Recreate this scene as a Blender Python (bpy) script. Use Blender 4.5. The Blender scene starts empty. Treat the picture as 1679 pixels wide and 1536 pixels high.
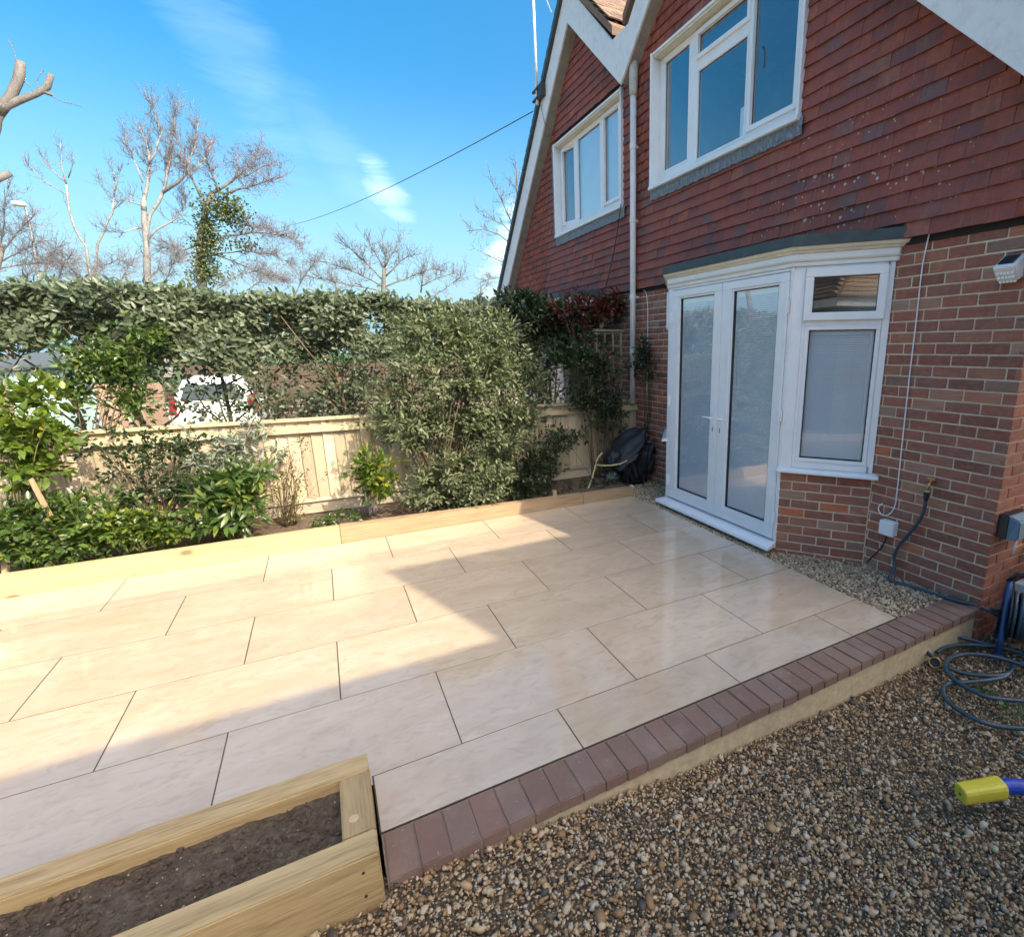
import bpy, bmesh, math, random
import numpy as np
from mathutils import Vector, Matrix
R = math.radians
S = bpy.context.scene
COL = S.collection
rnd = random.Random(7)
rng = np.random.default_rng(7)

# ------------------------------------------------------------------ camera, sky, sun, exposure
W0, H0 = 1679.0, 1536.0
CF, CU, CV = 847.246, 1020.24, 777.293
CAM = np.array([0.0, 0.0, 1.68852])
YAW, PIT, ROL = 1.0493481, 0.2373685, -0.0027578
_cw, _sw = math.cos(YAW), math.sin(YAW)
_f = np.array([_cw*math.cos(PIT), _sw*math.cos(PIT), -math.sin(PIT)])
_r = np.array([_sw, -_cw, 0.0]); _u = np.cross(_r, _f)
_c, _s = math.cos(ROL), math.sin(ROL)
_r, _u = _c*_r+_s*_u, -_s*_r+_c*_u
cd = bpy.data.cameras.new('camera'); cam = bpy.data.objects.new('camera', cd); COL.objects.link(cam)
M = Matrix.Identity(4)
for i in range(3):
    M[i][0], M[i][1], M[i][2], M[i][3] = _r[i], _u[i], -_f[i], CAM[i]
cam.matrix_world = M
cd.sensor_fit = 'HORIZONTAL'; cd.sensor_width = 36.0; cd.lens = CF/W0*36.0
cd.shift_x = -(CU-W0/2)/W0; cd.shift_y = (CV-H0/2)/W0
cd.clip_start = 0.05; cd.clip_end = 2000
S.camera = cam
def ray(u, v):
    return _r*((u-CU)/CF) + _u*(-(v-CV)/CF) + _f
def atX(u, v, x): d = ray(u, v); return CAM + d*(x/d[0])
def atY(u, v, y): d = ray(u, v); return CAM + d*(y/d[1])
def atZ(u, v, z): d = ray(u, v); return CAM + d*((z-CAM[2])/d[2])

SUN = np.array([0.50, -1.0, 1.0]); SUN /= np.linalg.norm(SUN)
wd = bpy.data.worlds.new("World"); S.world = wd; wd.use_nodes = True
wt = wd.node_tree; bg = wt.nodes['Background']
def sky_build():
    L = wt.links.new
    sk = wt.nodes.new('ShaderNodeTexSky'); sk.sky_type = 'NISHITA'; sk.sun_disc = False
    sk.sun_elevation = math.asin(SUN[2]); sk.sun_rotation = math.atan2(SUN[0], SUN[1])
    sk.air_density = 1.0; sk.dust_density = 8.0; sk.ozone_density = 6.0
    hs = wt.nodes.new('ShaderNodeHueSaturation'); hs.inputs['Saturation'].default_value = 1.42
    hs.inputs['Hue'].default_value = 0.493
    L(sk.outputs[0], hs.inputs['Color'])
    tc = wt.nodes.new('ShaderNodeTexCoord')
    nz = wt.nodes.new('ShaderNodeTexNoise'); nz.inputs['Scale'].default_value = 7; nz.inputs['Detail'].default_value = 9; nz.inputs['Roughness'].default_value = .62; nz.inputs['Distortion'].default_value = .6
    mp = wt.nodes.new('ShaderNodeMapping'); mp.inputs['Rotation'].default_value = (0, R(35), 0); mp.inputs['Scale'].default_value = (1, 1, 4.5)
    L(tc.outputs['Generated'], mp.inputs[0]); L(mp.outputs[0], nz.inputs['Vector'])
    acc = None
    # thin cirrus: (centre, long axis direction, half length, half width, amount)
    for c, ax, a, b, amt in (((0.125, 0.962, 0.243), (0.62, 0, -0.78), 0.050, 0.026, 0.26),
                             ((0.06, 0.955, 0.285), (0.62, 0, -0.78), 0.12, 0.036, 0.04),
                             ((-0.06, 0.915, 0.40), (0.45, 0, -0.89), 0.17, 0.05, 0.055),
                             ((0.33, 0.925, 0.17), (0.5, 0, 0.85), 0.11, 0.05, 0.6)):
        c = Vector(c).normalized(); e1 = Vector(ax); e1 = (e1-c*e1.dot(c)).normalized(); e2 = c.cross(e1)
        sq = None
        for e, w in ((e1, a), (e2, b)):
            dt = wt.nodes.new('ShaderNodeVectorMath'); dt.operation = 'DOT_PRODUCT'
            L(tc.outputs['Generated'], dt.inputs[0]); dt.inputs[1].default_value = e/w
            m = wt.nodes.new('ShaderNodeMath'); m.operation = 'MULTIPLY'
            L(dt.outputs['Value'], m.inputs[0]); L(dt.outputs['Value'], m.inputs[1])
            if sq is None: sq = m
            else:
                s2 = wt.nodes.new('ShaderNodeMath'); s2.operation = 'ADD'
                L(sq.outputs[0], s2.inputs[0]); L(m.outputs[0], s2.inputs[1]); sq = s2
        n2 = wt.nodes.new('ShaderNodeMath'); n2.operation = 'MULTIPLY_ADD'; L(nz.outputs['Fac'], n2.inputs[0])
        n2.inputs[1].default_value = -3.6; L(sq.outputs[0], n2.inputs[2])
        mr = wt.nodes.new('ShaderNodeMapRange'); mr.interpolation_type = 'SMOOTHSTEP'
        mr.inputs[1].default_value = -.3; mr.inputs[2].default_value = -2.6; mr.inputs[3].default_value = 0; mr.inputs[4].default_value = amt
        L(n2.outputs[0], mr.inputs[0])
        hemi = wt.nodes.new('ShaderNodeVectorMath'); hemi.operation = 'DOT_PRODUCT'
        L(tc.outputs['Generated'], hemi.inputs[0]); hemi.inputs[1].default_value = c
        hm = wt.nodes.new('ShaderNodeMath'); hm.operation = 'GREATER_THAN'; hm.inputs[1].default_value = 0
        L(hemi.outputs['Value'], hm.inputs[0])
        mm = wt.nodes.new('ShaderNodeMath'); mm.operation = 'MULTIPLY'; L(mr.outputs[0], mm.inputs[0]); L(hm.outputs[0], mm.inputs[1])
        if acc is None: acc = mm
        else:
            mx = wt.nodes.new('ShaderNodeMath'); mx.operation = 'MAXIMUM'; L(acc.outputs[0], mx.inputs[0]); L(mm.outputs[0], mx.inputs[1]); acc = mx
    sx = wt.nodes.new('ShaderNodeSeparateXYZ'); L(tc.outputs['Generated'], sx.inputs[0])
    hz = wt.nodes.new('ShaderNodeMapRange'); hz.interpolation_type = 'SMOOTHSTEP'
    hz.inputs[1].default_value = -.02; hz.inputs[2].default_value = .42; hz.inputs[3].default_value = .5; hz.inputs[4].default_value = 0
    L(sx.outputs['Z'], hz.inputs[0])
    hm2 = wt.nodes.new('ShaderNodeMixRGB'); L(hz.outputs[0], hm2.inputs[0]); L(hs.outputs[0], hm2.inputs[1]); hm2.inputs[2].default_value = (1.9, 3.5, 5.2, 1)
    mix = wt.nodes.new('ShaderNodeMixRGB'); L(acc.outputs[0], mix.inputs[0]); L(hm2.outputs[0], mix.inputs[1])
    mix.inputs[2].default_value = (6.3, 7.2, 8.3, 1)
    L(mix.outputs[0], bg.inputs[0])
sky_build()
bg.inputs[1].default_value = 0.15
sd = bpy.data.lights.new('sun', 'SUN'); sd.energy = 2.0; sd.angle = R(0.53); sd.color = (1.0, 0.95, 0.87)
so = bpy.data.objects.new('sun', sd); COL.objects.link(so)
so.rotation_euler = Vector(SUN).to_track_quat('Z', 'Y').to_euler(); so.location = (8, -12, 18)
S.view_settings.view_transform = 'Standard'; S.view_settings.look = 'None'
S.view_settings.gamma = 1; S.view_settings.use_curve_mapping = False
S.view_settings.exposure = 1.58
S.view_settings.use_white_balance = True; S.view_settings.white_balance_temperature = 7900; S.view_settings.white_balance_tint = 5
S.cycles.max_bounces = 8; S.cycles.transparent_max_bounces = 12

# ------------------------------------------------------------------ object helpers
def setp(o, label=None, cat=None, group=None, kind=None):
    if label: o['label'] = label
    if cat: o['category'] = cat
    if group: o['group'] = group
    if kind: o['kind'] = kind
    return o
def empty(name, loc=(0, 0, 0), **k):
    o = bpy.data.objects.new(name, None); COL.objects.link(o); o.location = loc; o.empty_display_size = .1
    return setp(o, **k)
def link(name, me, m=None, parent=None, loc=None, **k):
    o = bpy.data.objects.new(name, me); COL.objects.link(o)
    if m is not None and not me.materials: me.materials.append(m)
    if parent is not None:
        o.parent = parent
        if loc is None:   # mesh coordinates are world coordinates
            w = np.zeros(3); q = parent
            while q is not None: w += np.array(q.location); q = q.parent
            o.location = tuple(-w)
        else: o.location = loc
    elif loc is not None: o.location = loc
    return setp(o, **k)
IDM = lambda a, d, z: (a, d, z)
class MB:
    def __init__(s): s.v = []; s.f = []
    def add(s, v, f):
        b = len(s.v); s.v += [tuple(p) for p in v]; s.f += [tuple(i+b for i in q) for q in f]; return s
    def hexa(s, c): return s.add(c, [(0, 3, 2, 1), (4, 5, 6, 7), (0, 1, 5, 4), (1, 2, 6, 5), (2, 3, 7, 6), (3, 0, 4, 7)])
    def box(s, x0, x1, y0, y1, z0, z1, mp=IDM):
        return s.hexa([mp(*p) for p in ((x0, y0, z0), (x1, y0, z0), (x1, y1, z0), (x0, y1, z0), (x0, y0, z1), (x1, y0, z1), (x1, y1, z1), (x0, y1, z1))])
    def prism(s, pts, h0, h1, mp):   # pts: list of 2D; mp(p, q, h)
        n = len(pts)
        v = [mp(p, q, h0) for p, q in pts]+[mp(p, q, h1) for p, q in pts]
        f = [tuple(range(n))[::-1], tuple(range(n, 2*n))]+[(i, (i+1) % n, (i+1) % n+n, i+n) for i in range(n)]
        return s.add(v, f)
    def frame(s, mp, a0, a1, z0, z1, d0, d1, w, wb=None):  # rectangular ring
        wb = w if wb is None else wb
        s.box(a0, a1, d0, d1, z0, z0+wb, mp); s.box(a0, a1, d0, d1, z1-w, z1, mp)
        s.box(a0, a0+w, d0, d1, z0+wb, z1-w, mp); s.box(a1-w, a1, d0, d1, z0+wb, z1-w, mp); return s
    def tube(s, pts, r, n=8, cap=True, closed=False):
        P = [np.array(p, float) for p in pts]; m = len(P)
        rr = r if hasattr(r, '__len__') else [r]*m
        t = []
        for i in range(m):
            a = P[(i-1) % m] if (i > 0 or closed) else P[0]; b = P[(i+1) % m] if (i < m-1 or closed) else P[-1]
            d = b-a; t.append(d/(np.linalg.norm(d)+1e-12))
        ref = np.array([0, 0, 1.0]) if abs(t[0][2]) < .9 else np.array([1.0, 0, 0])
        x = np.cross(ref, t[0]); x /= np.linalg.norm(x)
        v = []
        for i in range(m):
            x = x-t[i]*x.dot(t[i]); x /= (np.linalg.norm(x)+1e-12); y = np.cross(t[i], x)
            for k in range(n):
                a = 2*math.pi*k/n; v.append(tuple(P[i]+rr[i]*(math.cos(a)*x+math.sin(a)*y)))
        f = []
        for i in range(m if closed else m-1):
            j = (i+1) % m
            for k in range(n): f.append((i*n+k, i*n+(k+1) % n, j*n+(k+1) % n, j*n+k))
        if cap and not closed: f += [tuple(range(n))[::-1], tuple(range((m-1)*n, m*n))]
        return s.add(v, f)
    def lathe(s, prof, o, ax=(0, 0, 1), n=16, cap=True):  # prof: [(r, h)]
        ax = np.array(ax, float); ax /= np.linalg.norm(ax)
        ref = np.array([0, 0, 1.0]) if abs(ax[2]) < .9 else np.array([1.0, 0, 0])
        x = np.cross(ref, ax); x /= np.linalg.norm(x); y = np.cross(ax, x); o = np.array(o, float)
        v = [tuple(o+ax*h+r*(math.cos(2*math.pi*k/n)*x+math.sin(2*math.pi*k/n)*y)) for r, h in prof for k in range(n)]
        f = [(i*n+k, i*n+(k+1) % n, (i+1)*n+(k+1) % n, (i+1)*n+k) for i in range(len(prof)-1) for k in range(n)]
        if cap and prof[0][0] > 1e-4: f.append(tuple(range(n))[::-1])
        if cap and prof[-1][0] > 1e-4: f.append(tuple(range((len(prof)-1)*n, len(prof)*n)))
        return s.add(v, f)
    def mesh(s, name, bevel=0, seg=1, smooth=False, recalc=True):
        me = bpy.data.meshes.new(name); me.from_pydata(s.v, [], s.f)
        if bevel or recalc:
            bm = bmesh.new(); bm.from_mesh(me)
            if recalc: bmesh.ops.recalc_face_normals(bm, faces=bm.faces)
            if bevel: bmesh.ops.bevel(bm, geom=list(bm.edges), offset=bevel, segments=seg, affect='EDGES', clamp_overlap=True)
            bm.to_mesh(me); bm.free()
        if smooth: me.polygons.foreach_set('use_smooth', [True]*len(me.polygons))
        me.update(); return me
    def build(s, name, m, parent=None, bevel=0, seg=1, smooth=False, **k):
        return link(name, s.mesh(name, bevel, seg, smooth), m, parent, **k)
def np_mesh(name, V, T, tint=None, smooth=False):
    me = bpy.data.meshes.new(name); V = np.asarray(V, np.float32); T = np.asarray(T, np.int32)
    me.vertices.add(len(V)); me.vertices.foreach_set('co', V.ravel())
    me.loops.add(T.size); me.loops.foreach_set('vertex_index', T.ravel())
    me.polygons.add(len(T)); me.polygons.foreach_set('loop_start', np.arange(0, T.size, 3, dtype=np.int32))
    if smooth: me.polygons.foreach_set('use_smooth', np.ones(len(T), bool))
    if tint is not None:
        a = me.attributes.new('tint', 'FLOAT', 'POINT'); a.data.foreach_set('value', np.asarray(tint, np.float32))
    me.update(calc_edges=True); me.validate(); return me

# ------------------------------------------------------------------ materials
class NT:
    def __init__(s, name):
        s.m = bpy.data.materials.new(name); s.m.use_nodes = True; s.t = s.m.node_tree; s.b = s.t.nodes['Principled BSDF']
        s.out = s.t.nodes['Material Output']
    def n(s, kind, **k):
        x = s.t.nodes.new('ShaderNode'+kind)
        for a, b in k.items():
            if a.startswith('i_'): x.inputs[a[2:].replace('_', ' ')].default_value = b
            else: setattr(x, a, b)
        return x
    def l(s, a, b): s.t.links.new(a, b)
    def obj(s): return s.n('TexCoord').outputs['Object']
    def pos(s): return s.n('NewGeometry').outputs['Position']
    def mapped(s, vec, scale, off=None):
        m = s.n('Mapping'); m.inputs['Scale'].default_value = scale if hasattr(scale, '__len__') else (scale,)*3
        s.l(vec, m.inputs[0])
        if off is not None: s.l(off, m.inputs[1])
        return m.outputs[0]
    def noise(s, vec, scale=5, detail=4, rough=.55, dist=0):
        x = s.n('TexNoise'); x.inputs['Scale'].default_value = scale; x.inputs['Detail'].default_value = detail
        x.inputs['Roughness'].default_value = rough; x.inputs['Distortion'].default_value = dist
        s.l(vec, x.inputs['Vector']); return x.outputs['Fac']
    def math(s, op, a, b=0.0, c=None):
        x = s.n('Math', operation=op)
        for i, q in enumerate((a, b) if c is None else (a, b, c)):
            if isinstance(q, (int, float)): x.inputs[i].default_value = q
            else: s.l(q, x.inputs[i])
        return x.outputs[0]
    def ramp(s, fac, stops, mode='LINEAR'):
        x = s.n('ValToRGB'); e = x.color_ramp.elements; x.color_ramp.interpolation = mode
        while len(e) < len(stops): e.new(.5)
        for q, (p, c) in zip(e, stops):
            q.position = p; q.color = (c if hasattr(c, '__len__') else (c,)*3) + (1,) if not (hasattr(c, '__len__') and len(c) == 4) else c
        s.l(fac, x.inputs[0]); return x.outputs[0]
    def mix(s, fac, a, b, mode='MIX'):
        x = s.n('MixRGB', blend_type=mode)
        for i, q in ((0, fac), (1, a), (2, b)):
            if isinstance(q, (int, float)): x.inputs[i].default_value = q
            elif isinstance(q, tuple): x.inputs[i].default_value = q+(1,) if len(q) == 3 else q
            else: s.l(q, x.inputs[i])
        return x.outputs[0]
    def rand(s): return s.n('ObjectInfo').outputs['Random']
    def tint(s): return s.n('Attribute', attribute_name='tint').outputs['Fac']
    def rnd1(s): return s.math('FRACT', s.math('ADD', s.rand(), s.tint()))
    def col(s, c):
        if isinstance(c, tuple): s.b.inputs['Base Color'].default_value = c+(1,)
        else: s.l(c, s.b.inputs['Base Color'])
        return s
    def rough(s, r):
        if isinstance(r, (int, float)): s.b.inputs['Roughness'].default_value = r
        else: s.l(r, s.b.inputs['Roughness'])
        return s
    def bump(s, h, strength=.3, dist=.01):
        x = s.n('Bump'); x.inputs['Strength'].default_value = strength; x.inputs['Distance'].default_value = dist
        s.l(h, x.inputs['Height']); s.l(x.outputs[0], s.b.inputs['Normal']); return s
    def spec(s, v): s.b.inputs['Specular IOR Level'].default_value = v; return s
def plain(name, c, r=.5, var=.12, scale=18, metallic=0, bump=.08):
    t = NT(name); o = t.obj(); n = t.noise(o, scale, 5)
    lo = tuple(x*(1-var) for x in c); hi = tuple(min(1, x*(1+var)) for x in c)
    t.col(t.ramp(n, [(.3, lo), (.7, hi)])).rough(t.math('MULTIPLY_ADD', n, .2, r-.1)); t.b.inputs['Metallic'].default_value = metallic
    if bump: t.bump(n, bump, .004)
    return t.m
def wood(name, c1, c2, axis, knot=True, rough=.7, green=None, ring=70):
    t = NT(name); o = t.obj(); r = t.rand()
    cb = t.n('CombineXYZ'); q = t.math('MULTIPLY', r, 37.0)
    for i in range(3): t.l(q, cb.inputs[i])
    sc = [1.0]*3; sc[axis] = .06
    v = t.mapped(o, tuple(x*1.0 for x in sc), cb.outputs[0])
    warp = t.noise(v, 3.0, 3)
    g = t.noise(v, ring, 3, .6, .4)
    g2 = t.noise(v, 9, 4, .6, 1.2)
    base = t.mix(t.ramp(t.math('MULTIPLY_ADD', g, .5, t.math('MULTIPLY', g2, .5)), [(.34, 0.0), (.44, .5), (.52, .75), (.64, 1.0)]), c1, c2)
    fac = t.math('MULTIPLY_ADD', r, .5, .72); fc = t.n('CombineXYZ')
    for i in range(3): t.l(fac, fc.inputs[i])
    base = t.mix(1.0, base, fc.outputs[0], 'MULTIPLY')
    if knot:
        kv = [3.0]*3; kv[axis] = 1.5
        vo = t.n('TexVoronoi', i_Scale=1.6); t.l(t.mapped(o, tuple(kv), cb.outputs[0]), vo.inputs['Vector'])
        k = t.math('ADD', vo.outputs['Distance'], t.math('MULTIPLY', t.noise(v, 20, 2), .05))
        km = t.ramp(k, [(.085, 1.0), (.15, 0.0)])
        base = t.mix(t.math('MULTIPLY', km, .75), base, tuple(x*.28 for x in c1))
    if green:
        gm = t.ramp(t.noise(t.pos(), 2.3, 4, .6), [(.45, 0.0), (.7, 1.0)])
        base = t.mix(t.math('MULTIPLY', gm, .55), base, green)
    t.col(base).rough(rough).bump(t.math('ADD', g, g2), .35, .003)
    return t.m
def leafmat(name, stops, rough=.38, trans=.28, spec=.5):
    t = NT(name); f = t.rnd1(); c = t.ramp(f, stops)
    n = t.noise(t.obj(), 60, 2); c = t.mix(.35, c, t.mix(n, (0.6, 0.6, .6), (1.25, 1.25, 1.2)), 'MULTIPLY')
    t.col(c).rough(rough).spec(spec)
    tr = t.n('BsdfTranslucent'); t.l(t.mix(1.0, c, (1.5, 1.75, .8), 'MULTIPLY'), tr.inputs[0])
    mx = t.n('MixShader'); mx.inputs[0].default_value = trans
    t.l(t.b.outputs[0], mx.inputs[1]); t.l(tr.outputs[0], mx.inputs[2]); t.l(mx.outputs[0], t.out.inputs[0])
    return t.m
MT = {}
def materials():
    # porcelain paving
    t = NT('porcelain'); o = t.obj(); r = t.rand(); cb = t.n('CombineXYZ')
    for i in range(3): t.l(t.math('MULTIPLY', r, 23.0), cb.inputs[i])
    v = t.mapped(o, (1.0, 2.2, 1), cb.outputs[0])
    a = t.noise(v, 2.2, 6, .6, .8); b = t.noise(v, 26, 6, .7, .6); c = t.noise(v, 7, 5, .65, 1.5)
    base = t.ramp(a, [(.3, (0.491, 0.368, 0.261)), (.5, (0.544, 0.418, 0.311)), (.72, (0.58, 0.464, 0.359))])
    base = t.mix(t.ramp(c, [(.50, 0.0), (.68, .6)]), base, (0.426, 0.317, 0.227))
    base = t.mix(t.ramp(b, [(.6, 0.0), (.74, .45)]), base, (0.606, 0.504, 0.409))
    fac = t.math('MULTIPLY_ADD', t.math('FRACT', t.math('MULTIPLY', r, 91.7)), .11, .945); fc = t.n('CombineXYZ')
    for i in range(3): t.l(fac, fc.inputs[i])
    base = t.mix(1.0, base, fc.outputs[0], 'MULTIPLY')
    dz = t.noise(t.pos(), 1.7, 6, .65, .5); base = t.mix(t.ramp(dz, [(.52, 0.0), (.72, .30)]), base, (.47, .39, .31))
    t.col(base).rough(t.math('MULTIPLY_ADD', b, .12, .045)).bump(t.math('ADD', b, c), .018, .003); t.spec(.7); t.b.inputs['Coat Weight'].default_value = .55; t.b.inputs['Coat Roughness'].default_value = .035
    MT['slab'] = t.m
    MT['grout'] = plain('grout', (.06, .05, .04), .9, .2, 60)
    # block paver
    t = NT('block_paver'); o = t.obj(); r = t.rand(); n = t.noise(t.pos(), 55, 6, .7); n2 = t.noise(t.pos(), 6, 3)
    base = t.ramp(r, [(0, (.17, .10, .078)), (.35, (.205, .118, .09)), (.7, (.18, .118, .098)), (1, (.235, .14, .104))])
    base = t.mix(t.ramp(n2, [(.5, 0.0), (.75, .35)]), base, (0.324, 0.23, 0.196))
    base = t.mix(t.ramp(n, [(.62, 0.0), (.72, .7)]), base, (0.54, 0.419, 0.338))
    t.col(base).rough(.85).bump(n, .35, .003); MT['paver'] = t.m
    MT['render'] = plain('sandy_render', (.50, .39, .25), .9, .16, 30, bump=.25)
    MT['joint'] = plain('paver_joint', (.23, .18, .14), .95, .2, 60)
    # timber
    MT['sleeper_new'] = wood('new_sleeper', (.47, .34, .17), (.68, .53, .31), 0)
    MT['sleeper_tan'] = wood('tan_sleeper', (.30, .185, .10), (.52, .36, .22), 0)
    MT['planter_x'] = wood('treated_timber', (.27, .165, .075), (.53, .38, .195), 0, ring=120)
    MT['planter_y'] = wood('treated_timber_end', (.22, .13, .06), (.52, .36, .18), 1, ring=120)
    MT['board'] = wood('fence_board', (.38, .285, .19), (.56, .455, .335), 2, green=(.40, .38, .20), ring=60)
    MT['rail'] = wood('fence_rail', (.36, .275, .17), (.54, .44, .30), 0, green=(.38, .36, .20))
    MT['post'] = wood('fence_post', (.30, .21, .12), (.42, .32, .2), 2)
    MT['oldrail'] = wood('weathered_gravel_board', (.28, .22, .16), (.46, .38, .29), 0)
    MT['stake'] = wood('garden_stake', (.24, .14, .085), (.36, .23, .15), 2, knot=False)
    MT['trellis'] = wood('trellis_wood', (.15, .125, .08), (.24, .205, .14), 2, knot=False)
    MT['darkfence'] = wood('dark_fence', (.045, .028, .02), (.075, .05, .038), 0, knot=False)
    MT['tanfence'] = wood('tan_fence', (.20, .135, .095), (.30, .21, .15), 2, knot=False)
    # soil
    t = NT('soil'); n = t.noise(t.pos(), 35, 8, .75); n2 = t.noise(t.pos(), 7, 4)
    t.col(t.ramp(n, [(.3, (.06, .040, .027)), (.5, (.12, .082, .055)), (.62, (.175, .125, .088)), (.8, (.30, .23, .17))])).rough(.95).bump(t.math('ADD', n, n2), .9, .02); MT['soil'] = t.m
    t = NT('dirt'); n = t.noise(t.pos(), 60, 8, .8); v = t.n('TexVoronoi', i_Scale=70.0); t.l(t.pos(), v.inputs['Vector'])
    base = t.mix(t.ramp(v.outputs['Distance'], [(.2, 1.0), (.5, 0.0)]), t.ramp(n, [(.3, (.085, .058, .036)), (.7, (.22, .155, .095))]), (.32, .235, .15))
    t.col(base).rough(.95).bump(t.math('ADD', n, v.outputs['Distance']), .8, .015); MT['dirt'] = t.m
    t = NT('lawn'); n = t.noise(t.pos(), 3, 6, .7); n2 = t.noise(t.pos(), 60, 4, .7)
    t.col(t.ramp(t.math('MULTIPLY_ADD', n2, .4, t.math('MULTIPLY', n, .6)), [(.35, (.035, .06, .016)), (.65, (.085, .12, .035))])).rough(.9).bump(n2, .6, .02); MT['lawn'] = t.m
    t = NT('pale_drive'); n = t.noise(t.pos(), 40, 6, .7); n2 = t.noise(t.pos(), 1.5, 4)
    t.col(t.ramp(t.math('MULTIPLY_ADD', n, .5, t.math('MULTIPLY', n2, .5)), [(.3, (.30, .23, .19)), (.7, (.46, .37, .31))])).rough(.9).bump(n, .3, .01); MT['drive'] = t.m
    # stones
    t = NT('shingle'); f = t.tint(); n = t.noise(t.pos(), 160, 4)
    c = t.ramp(f, [(0, (0.0543, 0.0456, 0.0391)), (.08, (0.109, 0.0815, 0.0598)), (.2, (0.239, 0.13, 0.0598)), (.34, (0.337, 0.196, 0.0923)), (.5, (0.402, 0.261, 0.142)), (.66, (0.445, 0.315, 0.19)), (.8, (0.5, 0.38, 0.255)), (.9, (0.272, 0.217, 0.174)), (.96, (0.587, 0.489, 0.359)), (1, (0.413, 0.142, 0.0652))])
    t.col(t.mix(.5, c, t.mix(n, (.55, .55, .55), (1.3, 1.3, 1.3)), 'MULTIPLY')).rough(.65); MT['shingle'] = t.m
    t = NT('pea_gravel'); f = t.tint(); n = t.noise(t.pos(), 200, 3)
    c = t.ramp(f, [(0, (.09, .062, .045)), (.2, (.28, .175, .10)), (.45, (.47, .33, .205)), (.7, (.58, .44, .30)), (.9, (.68, .56, .42)), (1, (.36, .22, .13))])
    t.col(t.mix(.35, c, t.mix(n, (0.672, 0.672, 0.672), (1.25, 1.25, 1.25)), 'MULTIPLY')).rough(.6); MT['pea'] = t.m
    # brick
    t = NT('red_brick'); o = t.obj(); f = t.rnd1(); p = t.pos()
    c = t.ramp(f, [(0, (0.232, 0.087, 0.0623)), (.2, (0.319, 0.104, 0.0683)), (.42, (0.377, 0.131, 0.0832)), (.6, (0.29, 0.113, 0.086)), (.74, (0.416, 0.16, 0.0972)), (.86, (0.242, 0.126, 0.101)), (.93, (0.366, 0.242, 0.178)), (1, (0.58, 0.151, 0.0668))])
    n = t.noise(p, 28, 6, .7); n3 = t.noise(p, 3.1, 4, .6)
    st = t.noise(t.mapped(p, (4, 4, 150)), 1.6, 4, .65, .3)
    c = t.mix(t.ramp(n, [(.45, 0.0), (.75, .55)]), c, (0.503, 0.242, 0.156))
    c = t.mix(t.ramp(st, [(.35, .55), (.55, 0.0)]), c, (0.115, 0.0502, 0.0386))
    c = t.mix(t.ramp(n3, [(.62, 0.0), (.78, .5)]), c, (0.58, 0.418, 0.311))
    t.col(c).rough(.88).bump(t.math('MULTIPLY_ADD', st, 1.0, t.math('MULTIPLY', n, .7)), .7, .004); MT['brick'] = t.m
    t = NT('mortar'); n = t.noise(t.pos(), 90, 6, .75); n2 = t.noise(t.pos(), 4, 4)
    t.col(t.ramp(t.math('MULTIPLY_ADD', n, .5, t.math('MULTIPLY', n2, .5)), [(.3, (0.399, 0.31, 0.229)), (.55, (0.719, 0.579, 0.439)), (.75, (0.8, 0.778, 0.62))])).rough(.95).bump(n, .6, .004); MT['mortar'] = t.m
    # clay hanging tile, with lichen
    t = NT('clay_tile'); f = t.rnd1(); p = t.pos(); n = t.noise(p, 22, 6, .7); st = t.noise(t.mapped(p, (5, 60, 4)), 1, 4, .6)
    c = t.ramp(f, [(0, (.15, .08, .088)), (.06, (.22, .078, .072)), (.2, (.29, .075, .057)), (.5, (.365, .086, .06)), (.72, (.32, .08, .06)), (.9, (.41, .105, .064)), (.96, (.20, .105, .105)), (1, (.44, .125, .068))])
    c = t.mix(t.ramp(n, [(.4, .55), (.62, 0.0)]), c, (0.157, 0.0667, 0.0597))
    c = t.mix(t.ramp(st, [(.55, 0.0), (.75, .35)]), c, (0.474, 0.194, 0.131))
    big = t.noise(p, 1.1, 4, .6); c = t.mix(t.ramp(big, [(.5, 0.0), (.72, .3)]), c, (.11, .06, .065))
    vo = t.n('TexVoronoi', i_Scale=13.0); t.l(t.mapped(p, (1, 1, 1)), vo.inputs['Vector'])
    vo2 = t.n('TexVoronoi', i_Scale=36.0); t.l(p, vo2.inputs['Vector'])
    sep = t.n('SeparateXYZ'); t.l(p, sep.inputs[0])
    gy = t.math('SUBTRACT', 1.0, t.math('ABSOLUTE', t.math('MULTIPLY', t.math('SUBTRACT', sep.outputs['Y'], 2.95), .8)))
    gz = t.math('SUBTRACT', 1.0, t.math('ABSOLUTE', t.math('MULTIPLY', t.math('SUBTRACT', sep.outputs['Z'], 2.85), 1.5)))
    area = t.math('MAXIMUM', t.math('MULTIPLY', t.math('MAXIMUM', gy, 0.0), t.math('MAXIMUM', gz, 0.0)), .0)
    sp = t.ramp(t.math('SUBTRACT', vo.outputs['Distance'], t.math('MULTIPLY', area, .36)), [(.08, 1.0), (.11, 0.0)])
    sp2 = t.ramp(t.math('SUBTRACT', vo2.outputs['Distance'], t.math('MULTIPLY', area, .36)), [(.08, 1.0), (.13, 0.0)])
    cs = t.n('SeparateColor'); t.l(vo.outputs['Color'], cs.inputs[0]); cs2 = t.n('SeparateColor'); t.l(vo2.outputs['Color'], cs2.inputs[0])
    on = t.ramp(cs.outputs[0], [(.70, 0.0), (.71, 1.0)]); on2 = t.ramp(cs2.outputs[0], [(.88, 0.0), (.89, 1.0)])
    ln = t.ramp(t.noise(p, 120, 3), [(.3, .55), (.6, 1.0)])
    c = t.mix(t.math('MULTIPLY', ln, t.math('MULTIPLY', sp, on)), c, (.58, .55, .53)); c = t.mix(t.math('MULTIPLY', ln, t.math('MULTIPLY', sp2, on2)), c, (.52, .48, .45))
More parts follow.
